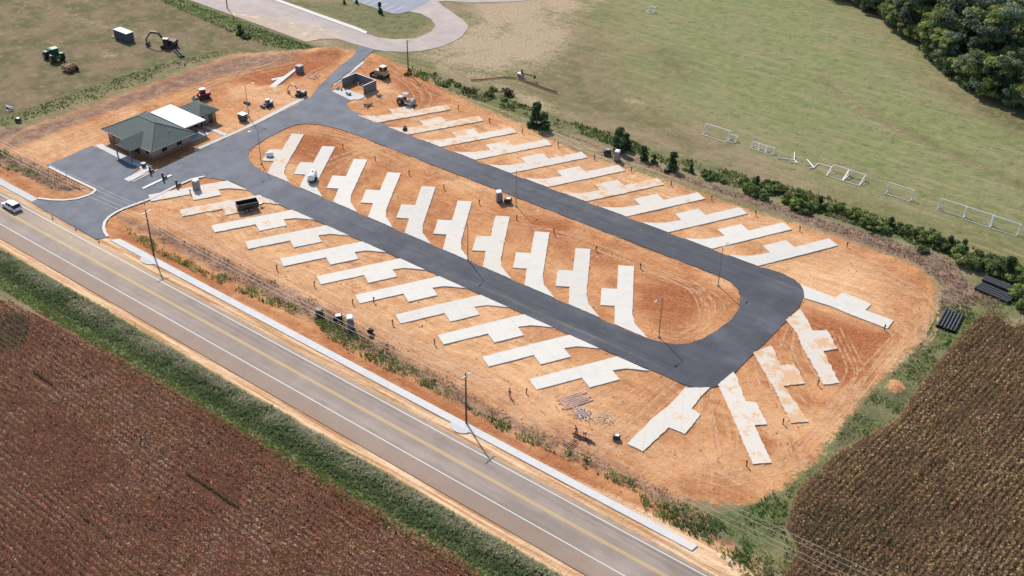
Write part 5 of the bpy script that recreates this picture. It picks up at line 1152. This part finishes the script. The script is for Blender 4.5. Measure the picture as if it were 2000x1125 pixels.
# back ditch hedge undergrowth
HG = [[(805, 132), (860, 152), (950, 178), (1010, 200), (1100, 232), (1200, 262), (1300, 300), (1400, 326), (1560, 368), (1700, 415), (1800, 450), (2060, 540), (2060, 560), (1900, 520), (1780, 475), (1640, 430), (1500, 382), (1380, 350), (1180, 278), (1020, 225), (900, 185), (800, 145)]]
X, Y = scatter(PL(HG[0]), 7, lambda x, y: np.clip(fbm(x, y, 4, 46, 3)*4.6-1.75, 0, 1))
blades('ditch_undergrowth', X, Y, .15+.9*RNG.random(len(X))*fbm(X, Y, 5, 8), .2, pick(X, Y, [(.12, .17, .055), (.17, .22, .07), (.23, .28, .085), (.30, .32, .12), (.36, .31, .18)], 4, 7), 'dense green undergrowth along the back ditch', 5)
X, Y = scatter(PL([(1000, 225), (1200, 300), (1330, 350), (1540, 420), (1790, 512), (1840, 560), (1835, 600), (1990, 590), (1890, 550), (1860, 505), (1600, 425), (1340, 345), (1150, 278)]), 5)
blades('brush_litter', X, Y, .08+.2*RNG.random(len(X)), .1, pick(X, Y, [(.22, .145, .11), (.36, .26, .2), (.14, .09, .07), (.46, .36, .28)], 2, 9), 'grey-brown cut brush littering the back ditch', 3, 1.6)
# right bank between lot and crop
BK = PL([(1835, 600), (1900, 575), (2060, 600), (2060, 625), (1940, 612), (1900, 630), (1860, 665), (1800, 745), (1770, 795), (1700, 845), (1630, 880), (1590, 920), (1545, 965), (1530, 1035), (1600, 1130), (1450, 1130), (1380, 1060), (1390, 1010), (1470, 985), (1560, 930), (1640, 845), (1700, 770), (1790, 680), (1825, 625)])
X, Y = scatter(BK, 9, lambda x, y: np.clip(fbm(x, y, 3.5, 47, 3)*4.5-1.7, 0, 1)); px_ = [P(1748, 762), P(1855, 628)]
kk = ((X-px_[0][0])**2+(Y-px_[0][1])**2 > 6) & ((X-px_[1][0])**2+(Y-px_[1][1])**2 > 5); X = X[kk]; Y = Y[kk]
blades('bank_grass', X, Y, .1+.3*RNG.random(len(X)), .12, pick(X, Y, [(.10, .155, .045), (.14, .20, .055), (.20, .25, .075), (.30, .30, .14), (.38, .32, .19)], 3, 10), 'rough green grass on the bank between the dirt lot and the right crop field', 4)
# upper left grass banks
UB = PL([(310, -10), (370, 4), (440, 30), (600, 88), (640, 97), (560, 96), (520, 90), (440, 58), (320, 6)])
X, Y = scatter(UB, 4); 
X2, Y2 = scatter(PL([(-30, 243), (90, 200), (230, 152), (300, 130), (420, 100), (440, 104), (360, 130), (200, 190), (90, 222), (0, 248), (-30, 262)]), 3, lambda x, y: np.clip(fbm(x, y, 6, 48, 3)*4-1.3, 0, 1)); X = np.r_[X, X2]; Y = np.r_[Y, Y2]
blades('field_edge_grass', X, Y, .08+.28*RNG.random(len(X))*fbm(X, Y, 6, 18), .2, pick(X, Y, [(.09, .14, .04), (.14, .20, .05), (.20, .26, .07), (.27, .33, .08)], 5, 11), 'uncut green grass edging the rough field', 4)

# ------------------------------------------------------------------ crops: rows of dry sorghum
def crop(name, poly, rowdir, spacing, step, headc, leafc, label, hgt=1.15, seed=1, holes=(), patches=(), jr=.07, sq=.62):
    r = np.random.default_rng(seed); ca, sa = math.cos(rowdir), math.sin(rowdir); pp = np.array(poly); s_ = pp@np.array([ca, sa]); t_ = pp@np.array([-sa, ca])
    A, B = np.meshgrid(np.arange(s_.min(), s_.max(), step), np.arange(t_.min(), t_.max(), spacing), indexing='ij'); A = A.ravel()+r.uniform(-.5, .5, A.size)*step; B = B.ravel()+r.normal(0, jr, B.size)
    X = A*ca-B*sa; Y = A*sa+B*ca; m = inside(poly, X, Y)
    dens = fbm(X, Y, 4, seed+50, 3); m &= (dens+r.random(X.size)*.5) > .46
    for h in holes: m &= ~inside(h, X, Y)
    X = X[m]; Y = Y[m]; n = len(X); hh = hgt*(.82+.35*fbm(X, Y, 5, seed+5, 3)-.0)*r.uniform(.85, 1.12, n)
    tone = fbm(X, Y, 9, seed+7, 4); tone2 = fbm(X, Y, 2.0, seed+8, 2)
    hc = np.array(headc)[np.clip(((tone*.35+tone2*.25-.14)/.32*len(headc)*.8+r.normal(0, 1.0, n)).astype(int), 0, len(headc)-1)]
    lc = np.array(leafc)[np.clip(((tone*.6-.06)/.48*len(leafc)+r.normal(0, 1.1, n)).astype(int), 0, len(leafc)-1)]
    for q, hcol, k in patches:
        w = inside(q, X, Y) & (r.random(n) < k); hc[w] = np.array(hcol)[r.integers(0, len(hcol), w.sum())]; lc[w] = hc[w]; hh[w] *= .75
    def al(a): dx, dy = np.cos(a), np.sin(a)*sq; return dx*ca-dy*sa, dx*sa+dy*ca
    Vs = []; Cs = []; plant = r.uniform(.62, 1.45, n)*(.75+.5*fbm(X, Y, 1.1, seed+70, 2))
    # heads: drooping rhombic tufts, two crossed quads each
    for j in range(4):
        a = r.uniform(0, 6.283, n); dx, dy = al(a); w = r.uniform(.08, .15, n); tip = r.uniform(.12, .32, n)
        z0 = hh*.84; z1 = hh*1.02
        bx, by = X+r.normal(0, .05, n), Y+r.normal(0, .05, n)
        Vs.append(np.stack([np.c_[bx, by, z0], np.c_[bx-dy*w+dx*tip*.5, by+dx*w+dy*tip*.5, (z0+z1)/2+.03], np.c_[bx+dx*tip, by+dy*tip, z1], np.c_[bx+dy*w+dx*tip*.5, by-dx*w+dy*tip*.5, (z0+z1)/2+.03]], 1))
        Cs.append(hc*(plant*r.uniform(.75, 1.25, n))[:, None])
    for j in range(5):
        a = r.uniform(0, 6.283, n); dx, dy = al(a); L = r.uniform(.25, .5, n); z0 = hh*r.uniform(.3, .8, n); w = r.uniform(.03, .055, n); zt = z0+L*r.uniform(-.5, .35, n)
        Vs.append(np.stack([np.c_[X, Y, z0-.05], np.c_[X-dy*w+dx*L*.5, Y+dx*w+dy*L*.5, z0+L*.3], np.c_[X+dx*L, Y+dy*L, zt], np.c_[X+dy*w+dx*L*.5, Y-dx*w+dy*L*.5, z0+L*.3-.02]], 1))
        Cs.append(lc*r.uniform(.6, 1.45, n)[:, None])
    V = np.concatenate(Vs).reshape(-1, 3); cl = np.concatenate(Cs); o = fastmesh(name, V, np.arange(len(V)).reshape(-1, 4), cl, CROPM)
    return tag(o, label, 'crop field', kind='stuff')
HL = [(.50, .185, .115), (.56, .22, .135), (.62, .28, .17), (.70, .38, .24), (.82, .58, .44)]
LL = [(.42, .18, .09), (.52, .26, .125), (.58, .36, .165), (.68, .46, .29)]
gap1 = PL([(58, 722), (68, 728), (112, 764), (108, 772), (66, 738)]); gap2 = PL([(335, 908), (346, 908), (470, 1002), (462, 1010), (400, 962)]); gap3 = PL([(262, 862), (290, 860), (296, 888), (268, 892)])
crop('sorghum', CROPL, 0., .92, .19, HL, LL, 'reddish-brown sorghum field filling the lower left corner', 1.15, 1, (gap1, gap2),
     ((PL([(-20, 615), (62, 625), (60, 655), (45, 690), (-20, 700)]), [(.13, .15, .07), (.20, .20, .12), (.09, .11, .05)], .85), (gap3, [(.2, .19, .14), (.12, .13, .08)], .6), (PL([(-60, 560), (60, 590), (140, 632), (60, 612), (-60, 590)]), [(.15, .17, .05), (.2, .2, .07)], .5)))
HR = [(.29, .155, .09), (.36, .19, .10), (.42, .25, .12), (.48, .31, .15), (.57, .42, .24)]
LR = [(.17, .195, .075), (.24, .215, .09), (.30, .24, .10), (.35, .28, .125), (.19, .22, .085)]
rd = head((1557, 960), (1870, 664))
crop('sorghum', CROPR, rd, .84, .21, HR, LR, 'ochre-brown sorghum field filling the lower right corner', 1.15, 3, (),
     ((PL([(1560, 1000), (1720, 1000), (1780, 1125), (1640, 1125), (1580, 1070)]), [(.07, .085, .03), (.11, .12, .045), (.15, .1, .06)], .45), (PL([(1840, 820), (1960, 740), (2000, 700), (2000, 720), (1900, 800), (1850, 850)]), [(.08, .09, .035), (.15, .14, .08)], .35),
      (PL([(1720, 1000), (1780, 950), (1830, 900), (1840, 910), (1790, 960), (1730, 1020)]), [(.05, .05, .025), (.09, .09, .04)], .6), (PL([(1900, 622), (1950, 610), (2000, 640), (1880, 730), (1850, 700)]), [(.09, .12, .04), (.2, .13, .05)], .3)), .15, .75)
